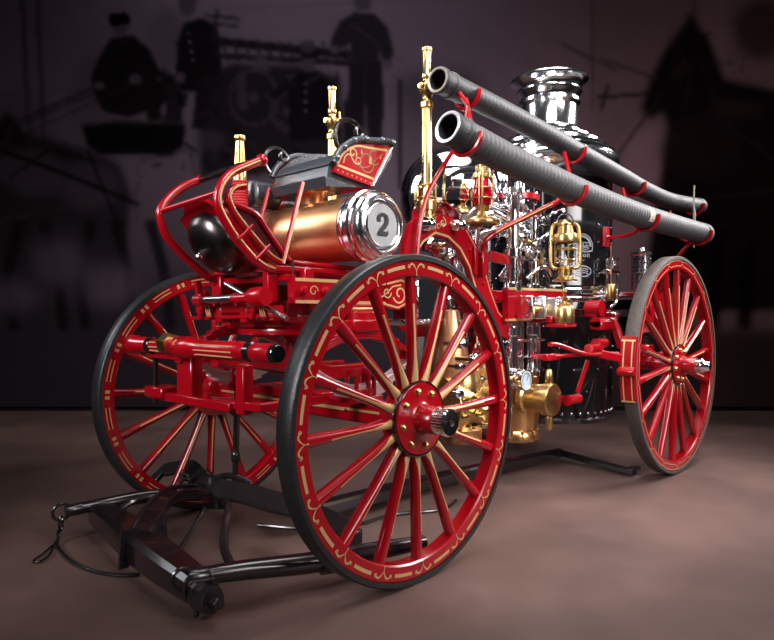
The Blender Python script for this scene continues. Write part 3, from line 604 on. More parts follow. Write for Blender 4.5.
# uprights between bolster and platform
b=M()
for x,yy in ((-.30,-.20),(-.27,.22),(-.16,-.27),(.28,-.29),(.28,.29)): b.box((x,yy,1.205),(.055,.045,.15),RED)
b.box((.02,0,1.275),(.66,.52,.022),RED); part(b,'platform')
b=M(); b.tube([(-.42,.155,1.144),(-.42,-.10,1.147)],.017,STEEL,12); b.tube([(-.42,-.10,1.147),(-.42,-.25,1.149)],.02,RED,12); b.lathe([(0,-.03),(.03,-.03),(.03,.03),(0,.03)],(-.42,.165,1.144),Y,RED,12); b.lathe([(0,-.05),(.036,-.05),(.04,-.03),(.04,.03),(.036,.05),(0,.05)],(-.42,-.285,1.15),Y,RED,14); b.bar([(-.42,.17,1.14),(-.43,.175,1.23)],.02,.03,RED,up=X); b.cyl((-.38,.02,1.214),(-.38,-.42,1.06),.011,None,STEEL,10); part(b,'brake_shaft','steel-topped brake shaft')
# splinter bar carried ahead of the axle
b=M(); pr=[(0,-.575),(.030,-.575),(.036,-.565),(.038,-.45),(.034,-.44),(.034,-.40)]
pr+=[(.030,-.39),(.040,-.36),(.036,-.1),(.044,.0),(.050,.02),(.050,.10),(.040,.12),(.038,.20),(.034,.22),(.034,.36),(.03,.38),(.038,.40),(.038,.50),(.045,.52),(.045,.57),(.03,.59),(0,.595)]
b.lathe(pr,(-.55,0,.935),Y,RED,28); b.lathe([(.0305,-.02),(.036,-.012),(.036,.02),(.03,.022)],(-.55,-.57,.935),Y,BLACK,28); b.lathe([(0,-.021),(.03,-.02)],(-.55,-.57,.935),Y,BLACK,28)
for yy in (-.425,.37): b.lathe([(.036,-.02),(.040,-.015),(.040,.015),(.036,.02)],(-.55,yy,.935),Y,BLACK,24)
for y0,y1 in ((-.34,-.06),(.23,.34)):
    for an in (150,185,215): 
        rr=.0395 if y0<0 else .0365
        d=V((math.cos(R(an)),0,math.sin(R(an)))); b.tube([V((-.55,y0,.935))+d*rr,V((-.55,y1,.935))+d*rr*.97],.0028,GOLD,6)
sb=part(b,'splinter_bar','round red splinter bar with gold stripes')
b=M(); b.lathe([(0,-.035),(.045,-.035),(.048,-.03),(.048,.03),(.045,.035),(0,.035)],(-.565,.19,.95),Y,BRASS,6); b.lathe([(.03,-.055),(.03,.0)],(-.565,.16,.95),Y,RED,16); sub(b,'hex_nut',sb,'brass hexagonal nut')
b=M(); b.box((-.50,.115,.80),(.06,.115,.22),RED); b.box((-.50,.26,.895),(.10,.36,.035),RED); b.box((-.50,.10,.705),(.08,.70,.04),RED); b.box((-.50,.36,.72),(.11,.17,.05),RED); b.box((-.50,-.30,.78),(.05,.06,.20),RED)
b.bar([(-.50,-.05,.705),(-.50,-.42,.72),(-.2,-.45,.73)],.05,.035,RED); b.cyl((-.52,.40,.66),(-.52,.40,.90),.013,None,IRON,10); b.box((-.50,.20,.80),(.03,.02,.2),RED)
for yy in (-.03,.2): b.lathe([(0,0),(.018,0),(.018,.02),(0,.022)],(-.50,yy,.725),Z,RED,6)
part(b,'splinter_bar_bracket')
for s in (-1,1):
    b=M(); b.bar([(-.54,s*.15,.90),(-.25,s*.14,.87),(.10,s*.12,.80),(.4,s*.12,.80)],.06,.07,RED)
    for sy in (-1,1): b.bar([(-.5,s*.15+sy*.031,.90),(-.25,s*.14+sy*.031,.87)],.003,.012,GOLD)
    part(b,'futchell')
# ------------------------------------------------ driver's platform: dash rails, footboard, gong
def strip_on(b,pts,off,r): b.tube([V(p)+off for p in pts],r,GOLD,6)
b=M(); near=smooth([(-.361,-.225,1.727),(-.435,-.225,1.69),(-.516,-.225,1.644),(-.566,-.225,1.575),(-.570,-.225,1.505),(-.520,-.225,1.425),(-.455,-.225,1.355),(-.385,-.227,1.297),(-.320,-.23,1.272),(-.22,-.235,1.268),(.385,-.235,1.258)],5)
b.tube(near,.018,RED,12); strip_on(b,near[2:],V((.004,-.0175,.003)),.0040); b.sph(near[0],.026,RED,14,8)
part(b,'dash_rail','curved red dash rail with gold stripe')
b=M(); inner=smooth([(-.45,-.235,1.605),(-.505,-.235,1.588),(-.533,-.235,1.55),(-.518,-.235,1.506),(-.48,-.235,1.46),(-.405,-.235,1.39),(-.33,-.238,1.325),(-.265,-.238,1.30)],5); b.tube(inner,.014,RED,10); strip_on(b,inner[1:],V((.006,-.0125,.004)),.0035)
for p in ((-.46,1.41),(-.375,1.335)): b.bar([(p[0]-.035,-.25,p[1]-.03),(p[0]+.035,-.25,p[1]+.035)],.012,.016,RED,up=Y)
b.bar([(-.225,-.255,1.25),(-.225,-.255,1.315)],.012,.012,STEEL,up=Y)
part(b,'inner_dash_rail')
b=M(); far=smooth([(-.379,.24,1.707),(-.45,.24,1.672),(-.52,.24,1.618),(-.572,.24,1.55),(-.573,.24,1.50),(-.54,.24,1.422),(-.44,.24,1.33),(-.306,.24,1.245),(-.2,.24,1.275)],5)
b.tube(far,.019,RED,12); part(b,'dash_rail')
b=M(); b.tube([(-.572,.24,1.54),(-.566,-.22,1.565)],.012,RED,10); part(b,'cross_rail')
b=M(); b.tube([(-.379,.24,1.707),(-.40,.0,1.71),(-.425,-.22,1.70)],.016,BLACK,12); b.sph((-.379,.24,1.707),.022,RED,12,8); part(b,'grab_bar','black grab bar')
b=M(); sc_=[(-.20,0),(-.20,.30),(-.185,.325),(-.15,.335),(-.11,.345),(-.06,.385),(0,.395),(.06,.395),(.11,.37),(.15,.335),(.19,.325),(.21,.31),(.21,0)]
b.prism(sc_,(-.28,.02,1.27),Y,V((-.62,0,.75)),.02,RED); part(b,'toe_board','scalloped red toe board')
PANEL=mat('dark_red_panel',(.06,.002,.005),.3,0,.3)
b=M(); b.prism([(-.545,1.52),(-.50,1.515),(-.405,1.49),(-.345,1.43),(-.262,1.338),(-.22,1.30),(-.27,1.295),(-.33,1.32),(-.405,1.385),(-.48,1.455),(-.525,1.505)],(0,-.222,0),X,Z,.010,PANEL); part(b,'dash_side_panel','dark red side panel')
side=smooth([(-.55,-.235,1.534),(-.50,-.235,1.522),(-.402,-.235,1.497),(-.343,-.235,1.434),(-.259,-.235,1.341),(-.215,-.238,1.306)],4)
b=M(); b.tube(side+[V((-.15,-.24,1.303)),V((.36,-.245,1.292))],.012,RED,8); part(b,'footboard_edge')
b=M(); ga=V((-.824,-.005,-.566)).normalized(); gc=V((-.462,0,1.372))
GONG=mat('bronzed_black_steel',(.10,.085,.085),.28,1,0,noise=.5,nscale=6)
b.lathe([(.140,-.045),(.146,-.04),(.148,-.02),(.138,.005),(.112,.030),(.07,.047),(.025,.054),(0,.055)],gc,ga,GONG,40); b.lathe([(.140,-.045),(.12,-.01),(.07,.03),(0,.045)],gc,ga,IRON,40); gong=part(b,'gong','round dark metal gong')
b=M(); b.lathe([(.018,.0),(.018,.02),(.011,.022),(.011,.045),(0,.048)],gc+ga*.052,ga,CHROME,6); sub(b,'gong_nut',gong,'bright nut'); b=M(); b.cyl(gc-ga*.05,gc-ga*.14+V((.03,0,.0)),.014,None,BRASS,12); sub(b,'gong_stem',gong)
b=M(); b.tube([(-.16,-.245,1.66),(-.27,-.245,1.295)],.011,RED,8); strip_on(b,[(-.16,-.245,1.66),(-.27,-.245,1.295)],V((.002,-.0105,0)),.003); part(b,'seat_stay')
b=M(); b.tube([(-.0,.22,1.72),(-.12,.24,1.28)],.011,RED,8); part(b,'seat_stay')
b=M(); b.lathe([(.03,0),(.038,.005),(.038,.03),(.034,.035),(0,.036)],(.27,-.215,1.287),Z,STEEL,20); part(b,'filler_cap')
b=M(); b.bar([(.30,-.30,1.26),(.26,-.25,1.33),(.25,-.24,1.40)],.04,.03,RED,up=Y); b.sph((.25,-.25,1.41),.026,RED,12,8); part(b,'tank_bracket')
# copper tank with the numbered cap
TX,TZ=.135,1.482; CAPM=mat('satin_nickel_cap',(.88,.89,.91),.17,1)
b=M(); b.lathe([(0,.47),(.07,.465),(.12,.445),(.142,.40),(.146,.36),(.150,.10),(.152,-.34),(.148,-.36)],(TX,0,TZ),Y,COPPER,56)
for yy in (.33,.02): b.lathe([(.1475,-.012),(.1525,-.010),(.1525,.010),(.1475,.012)],(TX,yy,TZ),Y,COPPER,48)
tank=part(b,'copper_tank','polished copper tank lying crosswise under the seat')
b=M(); b.lathe([(.150,-.30),(.160,-.315),(.162,-.34),(.156,-.350),(.167,-.358),(.169,-.385),(.160,-.395),(.163,-.405),(.158,-.425),(.148,-.432),(.146,-.440),(.136,-.452),(.124,-.456),(.118,-.452),(.113,-.440),(.108,-.440),(.103,-.452),(.098,-.455),(.0945,-.452)],(TX,0,TZ),Y,CAPM,64); b.lathe([(.0945,-.452),(0,-.452)],(TX,0,TZ),Y,SILVER,48); cap=sub(b,'end_cap',tank,'stepped nickel end cap bearing the number 2')
b=M(); o=V((TX,-.4525,TZ)); two=[(-.028,.022),(-.026,.034),(-.014,.045),(.004,.047),(.02,.040),(.026,.026),(.022,.010),(.008,-.008),(-.010,-.022),(-.024,-.036)]
th=[1.3*t for t in (.010,.014,.014,.013,.015,.017,.017,.016,.014,.012)]
b.ribbon(two,o,X,Z,th,INK,.003); b.ribbon([(-.030,-.040),(.0,-.037),(.020,-.041),(.030,-.032)],o,X,Z,[.020,.020,.020,.014],INK,.0034); b.disc((-.024,.021),.0095,o,X,Z,INK,.0032,14); b.ribbon([(.0285,-.038),(.0285,-.022)],o,X,Z,[.008,.004],INK,.0036)
sub(b,'numeral',cap,'black number 2')
# driver's seat
b=M(); b.lathe([(0,1.62),(.06,1.62),(.065,1.66),(.10,1.70),(.13,1.72),(0,1.725)],(.12,.02,0),Z,COPPER,28); b.box((.17,0,1.705),(.24,.42,.014),BLACK); seat=part(b,'seat_base')
b=M(); prof=[(.005,1.700),(-.014,1.725),(.0,1.80),(.02,1.838),(.06,1.862),(.11,1.88),(.16,1.885),(.25,1.885),(.35,1.91),(.40,1.945),(.425,1.945),(.43,1.92),(.30,1.735)]
prof=[(x+.022,z-.026) for x,z in prof]; b.prism(prof,(0,-.012,0),X,Z,.40,LEATHER)
b.tube([(.02,-.215,1.775),(.02,.19,1.775)],.006,LEATHER,8); b.bar([(.004,-.215,1.695),(.004,.19,1.695)],.012,.050,LEATHER,up=V((-.45,0,1)))
cush=part(b,'seat_cushion','black leather driver\'s seat')
for s in (-1,1):
    u=X if s<0 else -X; q=1 if s<0 else -1; o=V((0,s*.225,0)); off=V((0,s*.233,0))
    b=M(); b.prism([(q*x,z) for x,z in [(.035,1.74),(.285,1.708),(.425,1.93),(.27,1.915),(.19,1.905),(.13,1.875),(.075,1.825)]],o,u,Z,.016,RED)
    line=[(.055,1.775),(.295,1.745)]; b.ribbon([(q*x,z) for x,z in line],off,u,Z,.011,GOLD); b.ribbon([(q*x,z) for x,z in smooth2([(.055,1.775),(.085,1.825),(.13,1.862),(.19,1.888),(.27,1.893),(.39,1.902)])],off,u,Z,.011,GOLD)
    b.ribbon([(q*x,z) for x,z in spiral(.155,1.848,.026,.007,-30,360,18)],off,u,Z,.006,GOLD); b.ribbon([(q*x,z) for x,z in smooth2([(.095,1.79),(.105,1.822),(.135,1.838),(.165,1.805),(.20,1.80)])],off,u,Z,.006,GOLD); b.ribbon([(q*x,z) for x,z in spiral(.195,1.815,.022,.006,200,-160,14)],off,u,Z,.004,GOLD)
    OL=mat('olive_paint',(.22,.13,.02),.5)
    b.ribbon([(q*x,z) for x,z in arc(.25,1.815,.045,0,360,20)],off,u,Z,.005,OL); b.ribbon([(q*x,z) for x,z in arc(.30,1.85,.035,60,330,14)],off,u,Z,.005,OL); b.ribbon([(q*x,z) for x,z in smooth2([(.20,1.79),(.26,1.80),(.33,1.86),(.36,1.88)])],off,u,Z,.004,OL); b.ribbon([(q*.27,1.815),(q*.272,1.835),(q*.275,1.855)],off,u,Z,[.014,.018,.003],GOLD); b.ribbon([(q*.215,1.855),(q*.212,1.875)],off,u,Z,[.010,.002],GOLD); b.ribbon([(q*.34,1.85),(q*.347,1.87)],off,u,Z,[.008,.002],GOLD)
    for k in range(8): b.disc((q*(.06+.03*k),1.752-.0042*k),.0035,off,u,Z,GOLD,.0016,8)
    b.bar([(.288,s*.236,1.71),(.428,s*.236,1.93)],.008,.014,STEEL,up=Y)
    part(b,'seat_side_panel','red side panel with gold scroll painting')
    b=M(); b.prism([(x+.004,z) for x,z in [(.05,1.75),(.285,1.72),(.425,1.935),(.27,1.922),(.19,1.912),(.13,1.882),(.075,1.832)]],(0,s*.208,0),X,Z,.016,LEATHER); sub(b,'arm_lining',cush)
    b=M(); rim=smooth([(.03,s*.236,1.78),(.06,s*.238,1.835),(.12,s*.238,1.885),(.19,s*.238,1.918),(.28,s*.238,1.93),(.40,s*.238,1.948),(.43,s*.238,1.935)],4); b.tube(rim,.016,LEATHER,10)
    for k in range(2,len(rim)-2,4): b.sph(rim[k]+V((0,s*.006,0)),.019,LEATHER,10,6); b.sph(rim[k]+V((0,s*.02,.002)),.006,STEEL,8,5)
    sub(b,'rolled_edge',cush)
    b=M(); lp=[(.0,1.83)]+[(x-.045,z+.055) for x,z in [(.0,-.02)]]
    c0=(.135,1.912) if s<0 else (.055,1.862)
    rr=.088 if s<0 else .072
    pth=[(c0[0]+rr*math.cos(R(a))*1.05,c0[1]+rr*math.sin(R(a))) for a in range(235,20,-12)]
    cx,cz=pth[-1][0]-.018,pth[-1][1]-.004
    pth+=[(cx+.022*math.cos(R(a)),cz+.026*math.sin(R(a))) for a in range(0,-300,-30)]
    b.tube([(x,s*.232,z) for x,z in pth],.011,IRON,8,flat=1.0); part(b,'seat_grab_loop','black curled iron grab loop')
# mounts for the playpipes, hose brackets, boiler-side fittings
for s in (-1,1):
    b=M(); b.lathe([(0,1.555),(.05,1.555),(.05,1.575),(.042,1.58),(.042,1.60),(.052,1.605),(.052,1.65),(.040,1.655),(.036,1.67)],(.55,s*.36,0),Z,BRASS,28); b.tube(arc3(.55,s*.36,1.67,.045),.006,BRASS,8,closed=True)
    for k in range(4):
        a=R(45+90*k); b.cyl((.55+.045*math.cos(a),s*.36+.045*math.sin(a),1.655),(.55+.045*math.cos(a),s*.36+.045*math.sin(a),1.73),.005,None,BRASS,6)
    b.tube(arc3(.55,s*.36,1.73,.046),.006,BRASS,8,closed=True); part(b,'pipe_socket','brass socket')
    b=M(); b.box((.50,s*.385,1.53),(.07,.03,.07),CHROME); b.lathe([(0,0),(.03,0),(.03,.03),(.018,.04),(0,.05)],(.52,s*.39,1.53),Y*s,CHROME,12); part(b,'nickel_fitting'); b=M(); b.lathe([(0,0),(.028,0),(.028,.04),(.02,.05),(.026,.07),(0,.09)],(.74,s*.375,1.545),Y*s,CHROME,14); part(b,'nickel_fitting')
b=M(); b.tube(smooth([(.985,-.40,1.34),(.985,-.40,1.44),(.99,-.41,1.485),(1.03,-.43,1.52)],4)+smooth([(1.08,-.44,1.55),(1.50,-.52,1.73),(1.56,-.54,1.765),(1.58,-.56,1.82)],4),.016,RED,10)
strip_on(b,[(1.04,-.432,1.525),(1.10,-.445,1.557),(1.50,-.52,1.73)],V((-.004,-.0155,.004)),.004)
b.box((.985,-.39,1.36),(.05,.05,.13),RED); b.box((.93,-.38,1.37),(.03,.03,.15),RED); part(b,'hose_bracket','red bent hose bracket with gold stripe')
b=M(); b.box((2.36,-.462,1.62),(.05,.03,.14),RED); b.tube(smooth([(2.36,-.465,1.615),(2.37,-.55,1.615),(2.38,-.64,1.63),(2.39,-.68,1.67),(2.39,-.69,1.72)],5),.013,RED,8); part(b,'hose_bracket')
b=M(); b.tube(smooth([(3.1,-.53,1.2),(3.1,-.60,1.4),(3.12,-.70,1.55),(3.15,-.77,1.63)],5),.012,RED,8); part(b,'hose_bracket')
# gauge glass, steam column, rear locker
b=M(); b.cyl((2.30,-.50,1.20),(2.30,-.50,1.46),.012,None,CHROME,10); b.lathe([(0,0),(.03,0),(.03,.02),(.014,.025),(.014,.05),(.036,.055),(.036,.07),(0,.072)],(2.36,-.52,1.40),Z,CHROME,14); b.cyl((2.22,-.52,1.37),(2.42,-.52,1.37),.018,None,CHROME,12); b.tube(smooth([(2.40,-.53,1.36),(2.41,-.53,1.26),(2.40,-.52,1.17),(2.34,-.5,1.12)]),.012,STEEL,8)
wg=part(b,'water_gauge','nickel water gauge'); b=M(); b.lathe([(0,1.17),(.03,1.175),(.034,1.19),(.034,1.27),(.028,1.285),(0,1.29)],(2.27,-.54,0),Z,BRASS,18); b.cyl((2.27,-.54,1.29),(2.27,-.54,1.55),.005,None,COPPER,8); sub(b,'brass_cup',wg,'small brass cup')
b=M(); b.lathe([(0,1.25),(.085,1.25),(.085,1.27),(.075,1.28),(.075,1.56),(.085,1.57),(.085,1.59),(.03,1.61),(.02,1.63),(0,1.635)],(3.35,-.30,0),Z,STEEL,24)
for k in range(8):
    for j in range(16):
        a=2*PI*(j+.5*(k%2))/16; b.lathe([(.009,0),(.005,.003),(0,.003)],(3.35+.075*math.cos(a),-.30+.075*math.sin(a),1.31+k*.032),V((math.cos(a),math.sin(a),0)),IRON,6)
part(b,'perforated_canister','perforated metal canister')
b=M(); b.box((3.2,0,1.235),(.6,1.0,.03),RED); b.box((3.32,0,.95),(.34,.86,.5),BLACK); b.box((2.95,-.54,1.12),(.12,.05,.22),RED); part(b,'rear_platform')
b=M(); b.box((1.98,-.56,1.10),(.12,.10,.08),RED); b.lathe([(0,-.05),(.05,-.05),(.05,.05),(0,.05)],(1.95,-.58,1.12),Y,RED,16); b.box((2.02,-.60,1.01),(.20,.08,.06),RED); b.lathe([(0,-.08),(.035,-.08),(.035,.10),(.02,.12),(0,.12)],(2.0,-.60,1.03),X,RED,14); b.box((2.12,-.62,1.07),(.05,.07,.05),CHROME); part(b,'spring_shackle')
# brake gear and the shoe on the rear wheel
b=M(); b.tube(smooth([(1.42,-.56,.905),(1.50,-.57,.90),(1.62,-.62,.86),(1.70,-.66,.84),(1.80,-.72,.84),(1.86,-.78,.84)],5),.014,RED,10); b.tube([(1.40,-.54,.83),(1.62,-.60,.835),(1.80,-.66,.835)],.012,RED,10); b.box((1.46,-.55,.83),(.16,.04,.04),RED); b.lathe([(0,-.07),(.032,-.07),(.032,.07),(0,.07)],(1.78,-.66,.87),X,RED,14); b.lathe([(0,-.06),(.032,-.06),(.032,.06),(0,.06)],(1.86,-.66,.90),X,RED,14)
b.tube([(1.76,-.63,.80),(1.72,-.58,.60)],.014,RED,8); b.lathe([(0,-.07),(.032,-.07),(.028,0),(.032,.07),(0,.07)],(1.68,-.57,.56),X,RED,12); b.bar([(1.78,-.70,.84),(1.90,-.84,.80)],.04,.05,RED); b.cyl((1.42,-.53,.83),(1.42,-.44,.83),.016,None,RED,8); b.cyl((1.70,-.57,.56),(1.80,-.28,.56),.014,None,RED,8)
br=part(b,'brake_rigging','red brake rods and lever')
b=M(); sh=[(2.607+.752*math.cos(R(a)),-.839,.738+.752*math.sin(R(a))) for a in range(168,202,3)]
b.bar(sh,.11,.03,RED,up=Y) if False else None
vs=[];fs=[]
for i,a in enumerate(range(164,196,2)):
    for rr,yy in ((.739,-.886),(.762,-.886),(.762,-.792),(.739,-.792)): vs.append((2.607+rr*math.cos(R(a)),yy,.738+rr*math.sin(R(a))))
nn=len(vs)//4
for i in range(nn-1):
    for k in range(4): fs.append((i*4+k,i*4+(k+1)%4,(i+1)*4+(k+1)%4,(i+1)*4+k))
fs+=[(0,1,2,3),tuple((nn-1)*4+k for k in range(4))]; b.add(vs,fs,RED)
for y0 in (-.865,-.813):
    vs=[];
    for a in range(166,195,2):
        for dy in (-.004,.004): vs.append((2.607+.7635*math.cos(R(a)),y0+dy,.738+.7635*math.sin(R(a))))
    b.add(vs,[(2*i,2*i+1,2*i+3,2*i+2) for i in range(len(vs)//2-1)],GOLD)
for a in (166,178.5,181.5,194):
    vs=[(2.607+.7637*math.cos(R(a+d)),yy,.738+.7637*math.sin(R(a+d))) for d,yy in ((-.4,-.882),(-.4,-.796),(.4,-.796),(.4,-.882))]; b.add(vs,[(0,1,2,3)],GOLD)
b.lathe([(0,-.05),(.024,-.05),(.028,-.035),(.028,.035),(.024,.05),(0,.05)],(1.83,-.84,.735),Y,RED,14)
sub(b,'brake_shoe',br,'curved red brake shoe with gold lines')
# red strut from the arch up past the big brass pipe
b=M(); b.tube(smooth([(.40,-.42,1.28),(.42,-.42,1.48),(.47,-.43,1.66),(.56,-.48,1.84),(.60,-.55,1.96),(.60,-.58,2.10)],5),.012,RED,8); b.tube(smooth([(.60,-.58,2.10),(.61,-.50,2.2),(.62,-.44,2.24)],4),.012,RED,8); part(b,'hose_rack_post')
# ------------------------------------------------ things carried on the engine
RINGM=mat('dull_bronze_ring',(.22,.19,.16),.4,.6)
def hose(pts,r,m,label,ring,patch=False,ends=None):
    root=empty('suction_hose',pts[0]); tag(root,label,'hose')
    P=smooth(pts,26); prof=[]; b=M()
    L=0; rr=[]
    for i,p in enumerate(P):
        if i: L+=(p-P[i-1]).length
        rr.append(r)
    # resample finely for the ribs of the wire-wound hose
    n=int(L/.0085); cum=[0]
    for i in range(1,len(P)): cum.append(cum[-1]+(P[i]-P[i-1]).length)
    Q=[];j=0
    for k in range(n+1):
        s_=L*k/n
        while j<len(P)-2 and cum[j+1]<s_: j+=1
        t=(s_-cum[j])/(cum[j+1]-cum[j]); Q.append(P[j].lerp(P[j+1],t))
    rad=[r+(ring if k%4 in (1,2) else -ring)*(1 if 14<k<n-6 else 0) for k in range(n+1)]
    u=V((0,0,1)); vs=[]; N=28
    for k,p in enumerate(Q):
        t=(Q[min(k+1,n)]-Q[max(k-1,0)]).normalized(); x=t.cross(u).normalized(); y=x.cross(t)
        vs+=[p+(x*math.cos(2*PI*a/N)+y*math.sin(2*PI*a/N))*rad[k] for a in range(N)]
    b.add(vs,[(k*N+a,k*N+(a+1)%N,(k+1)*N+(a+1)%N,(k+1)*N+a) for k in range(n) for a in range(N)],m)
    if patch:
        k0=int(n*patch); t=(Q[k0+1]-Q[k0]).normalized(); x=t.cross(u).normalized(); y=x.cross(t); vs=[]
        for k in range(k0,k0+9):
            for a in range(5):
                an=R(-38+a*17+ (k%3)*4); vs.append(Q[k]+(x*math.cos(an)+y*math.sin(an))*(r+.0025))
        b.add(vs,[(k*5+a,k*5+a+1,(k+1)*5+a+1,(k+1)*5+a) for k in range(8) for a in range(4)],WORN)
    b.build('hose_body',root,ang=60)
    b=M(); t0=(Q[6]-Q[0]).normalized(); b.lathe([(r*.78,.30),(r*.80,.0),(r*.84,-.05),(r*1.02,-.05),(r*1.06,-.045),(r*1.06,-.02),(r*1.0,-.015),(r*1.0,.03),(r*1.07,.035),(r*1.07,.06),(r*1.0,.065)],Q[0],t0,HOSE2 if ends is None else ends,36); b.lathe([(r*.79,-.0505),(r*.84,-.054),(r*1.0,-.053),(r*1.03,-.047)],Q[0],t0,SILVER if patch else RINGM,36); b.build('coupling',root,'metal-rimmed coupling')
    b=M(); t1=(Q[n]-Q[n-6]).normalized(); b.lathe([(r*1.0,-.08),(r*1.06,-.075),(r*1.06,-.02),(r*1.02,0),(r*.8,.003),(r*.8,-.1)],Q[n],t1,m,36); b.build('end_collar',root)
    return root,Q
h1,Q1=hose([(.40,-.655,1.921),(.74,-.675,1.865),(1.18,-.70,1.81),(1.70,-.735,1.755),(2.35,-.77,1.715),(3.32,-.80,1.698)],.074,HOSE,'ribbed grey suction hose, the lower and thicker of the two slung beside the boiler',.0022,.62)
h2,Q2=hose([(.545,-.475,2.222),(1.04,-.47,2.198),(1.43,-.49,2.158),(1.885,-.51,2.104),(2.43,-.53,2.044),(2.82,-.545,1.998),(3.27,-.56,1.975),(3.86,-.59,2.0)],.062,HOSE2,'smooth dark suction hose, the upper of the two, passing in front of the dome',.0006)
def cradle(Q,f,r,parent=E,label=None):
    k=int(len(Q)*f); t=(Q[k+1]-Q[k]).normalized(); x=t.cross(Z).normalized(); y=x.cross(t); b=M()
    b.bar([Q[k]+(x*math.cos(R(a))+y*math.sin(R(a)))*(r+.010) for a in range(-215,26,10)],.03,.010,RED,up=t) if False else b.tube([Q[k]+(x*math.cos(R(a))+y*math.sin(R(a)))*(r+.012) for a in range(-200,16,9)],.0125,RED,8)
    return part(b,'hose_cradle')
cradle(Q1,.03,.074); cradle(Q1,.345,.074); cradle(Q1,.65,.074); cradle(Q1,.965,.074); cradle(Q2,.06,.062); cradle(Q2,.385,.062); cradle(Q2,.64,.062); cradle(Q2,.965,.062)
b=M(); b.bar([(3.42,-.69,1.66),(3.42,-.69,2.02),(3.43,-.69,2.10)],.02,.008,RINGM,up=Y); b.bar([(3.36,-.71,1.60),(3.36,-.72,1.86),(3.5,-.66,1.99)],.018,.008,RINGM,up=Y); part(b,'hose_strap','grey metal strap')
for x,p in ((.60,Q2[6]),(1.58,Q2[int(len(Q2)*.33)]),(2.39,Q2[int(len(Q2)*.60)]),(3.25,Q2[int(len(Q2)*.86)])): b=M(); b.tube([(x,-.70,p.z-.34),(x,-.62,p.z-.28),(x,-.60,p.z-.22),(x+.01,-.56,p.z-.08)],.012,RED,8); part(b,'hose_rack_arm')
def playpipe(loc,label,h,valve):
    root=empty('playpipe',loc); tag(root,label,'playpipe',None); p=V(loc); b=M(); z=h
    if valve:
        b.lathe([(0,.08),(.030,.08),(.031,.10),(.027,.12),(.0265,z-.30),(.024,z-.29)],p,Z,BRASS,24); b.build('pipe',root)
        b=M(); b.lathe([(.024,z-.31),(.033,z-.30),(.033,z-.275),(.024,z-.265),(.022,z-.25),(.030,z-.235),(.042,z-.21),(.042,z-.19),(.030,z-.175),(.022,z-.165),(.022,z-.15)],p,Z,BRASS,24); b.lathe([(.014,-.055),(.018,-.05),(.018,.05),(.014,.055)],p+Z*(z-.2),X,BRASS,14); b.lathe([(.0,-.056),(.014,-.055)],p+Z*(z-.2),X,BRASS,14); b.tube([p+V((.05,0,z-.2)),p+V((.06,0,z-.17)),p+V((.055,0,z-.13))],.008,BRASS,8); b.build('valve',root)
        b=M(); b.lathe([(.022,z-.16),(.027,z-.15),(.027,z-.13),(.020,z-.12),(.0225,z-.02),(.027,z-.015),(.027,z),(.018,z),(.012,z-.05),(0,z-.06)],p,Z,BRASS,24); b.build('tip',root)
    else:
        b.lathe([(0,.0),(.034,.0),(.034,.07),(.030,.08),(.028,.12),(.022,h-.03),(.027,h-.025),(.029,h-.01),(.027,h),(.018,h),(.014,h-.05),(0,h-.06)],p,Z,BRASS,24); b.build('pipe',root)
        b=M(); pr=[]
        for k in range(12): pr+=[(.038,-.15+k*.0135),(.042,-.15+k*.0135+.004),(.042,-.15+k*.0135+.009),(.038,-.15+k*.0135+.0135)]
        b.lathe([(0,-.15)]+pr+[(0,.012)],p,Z,CORD,20); b.build('cord_grip',root,'red cord-wound grip')
    return root
playpipe((.55,-.36,1.60),'tall brass playpipe with shut-off valve standing at the front ends of the hoses',.825,True)
playpipe((.55,.36,1.60),'brass playpipe with shut-off valve rising behind the driver\'s seat',.80,True)
playpipe((-.10,.33,1.745),'short brass nozzle with red cord grip standing behind the dash rails',.24,False)
b=M(); b.box((-.10,.31,1.50),(.06,.10,.03),RED); b.bar([(-.10,.30,1.50),(-.10,.26,1.28)],.03,.03,RED,up=X); b.lathe([(.046,1.49),(.046,1.60)],(-.10,.33,0),Z,RED,20); b.lathe([(0,1.49),(.048,1.49),(.05,1.50),(.05,1.60),(.043,1.60)],(-.10,.33,0),Z,RED,20); part(b,'nozzle_holder')
root=empty('leather_roll',(.2,.34,1.66)); tag(root,'black leather roll with red strap lying beneath the seat','roll')
b=M(); b.lathe([(0,-.02),(.05,-.02),(.068,-.01),(.070,.05),(.066,.22),(.064,.44),(.05,.46),(0,.46)],(-.02,.34,1.705),V((1,.05,.02)),LEATHER,24); b.build('roll_body',root)
b=M(); b.lathe([(.072,.14),(.075,.142),(.075,.178),(.071,.18)],(-.02,.34,1.705),V((1,.05,.02)),RED,24); b.build('strap',root,'red strap')
b=M(); b.box((.14,.34,1.60),(.05,.10,.05),RED); b.bar([(.14,.34,1.60),(.14,.30,1.28)],.03,.04,RED,up=X); part(b,'roll_bracket')
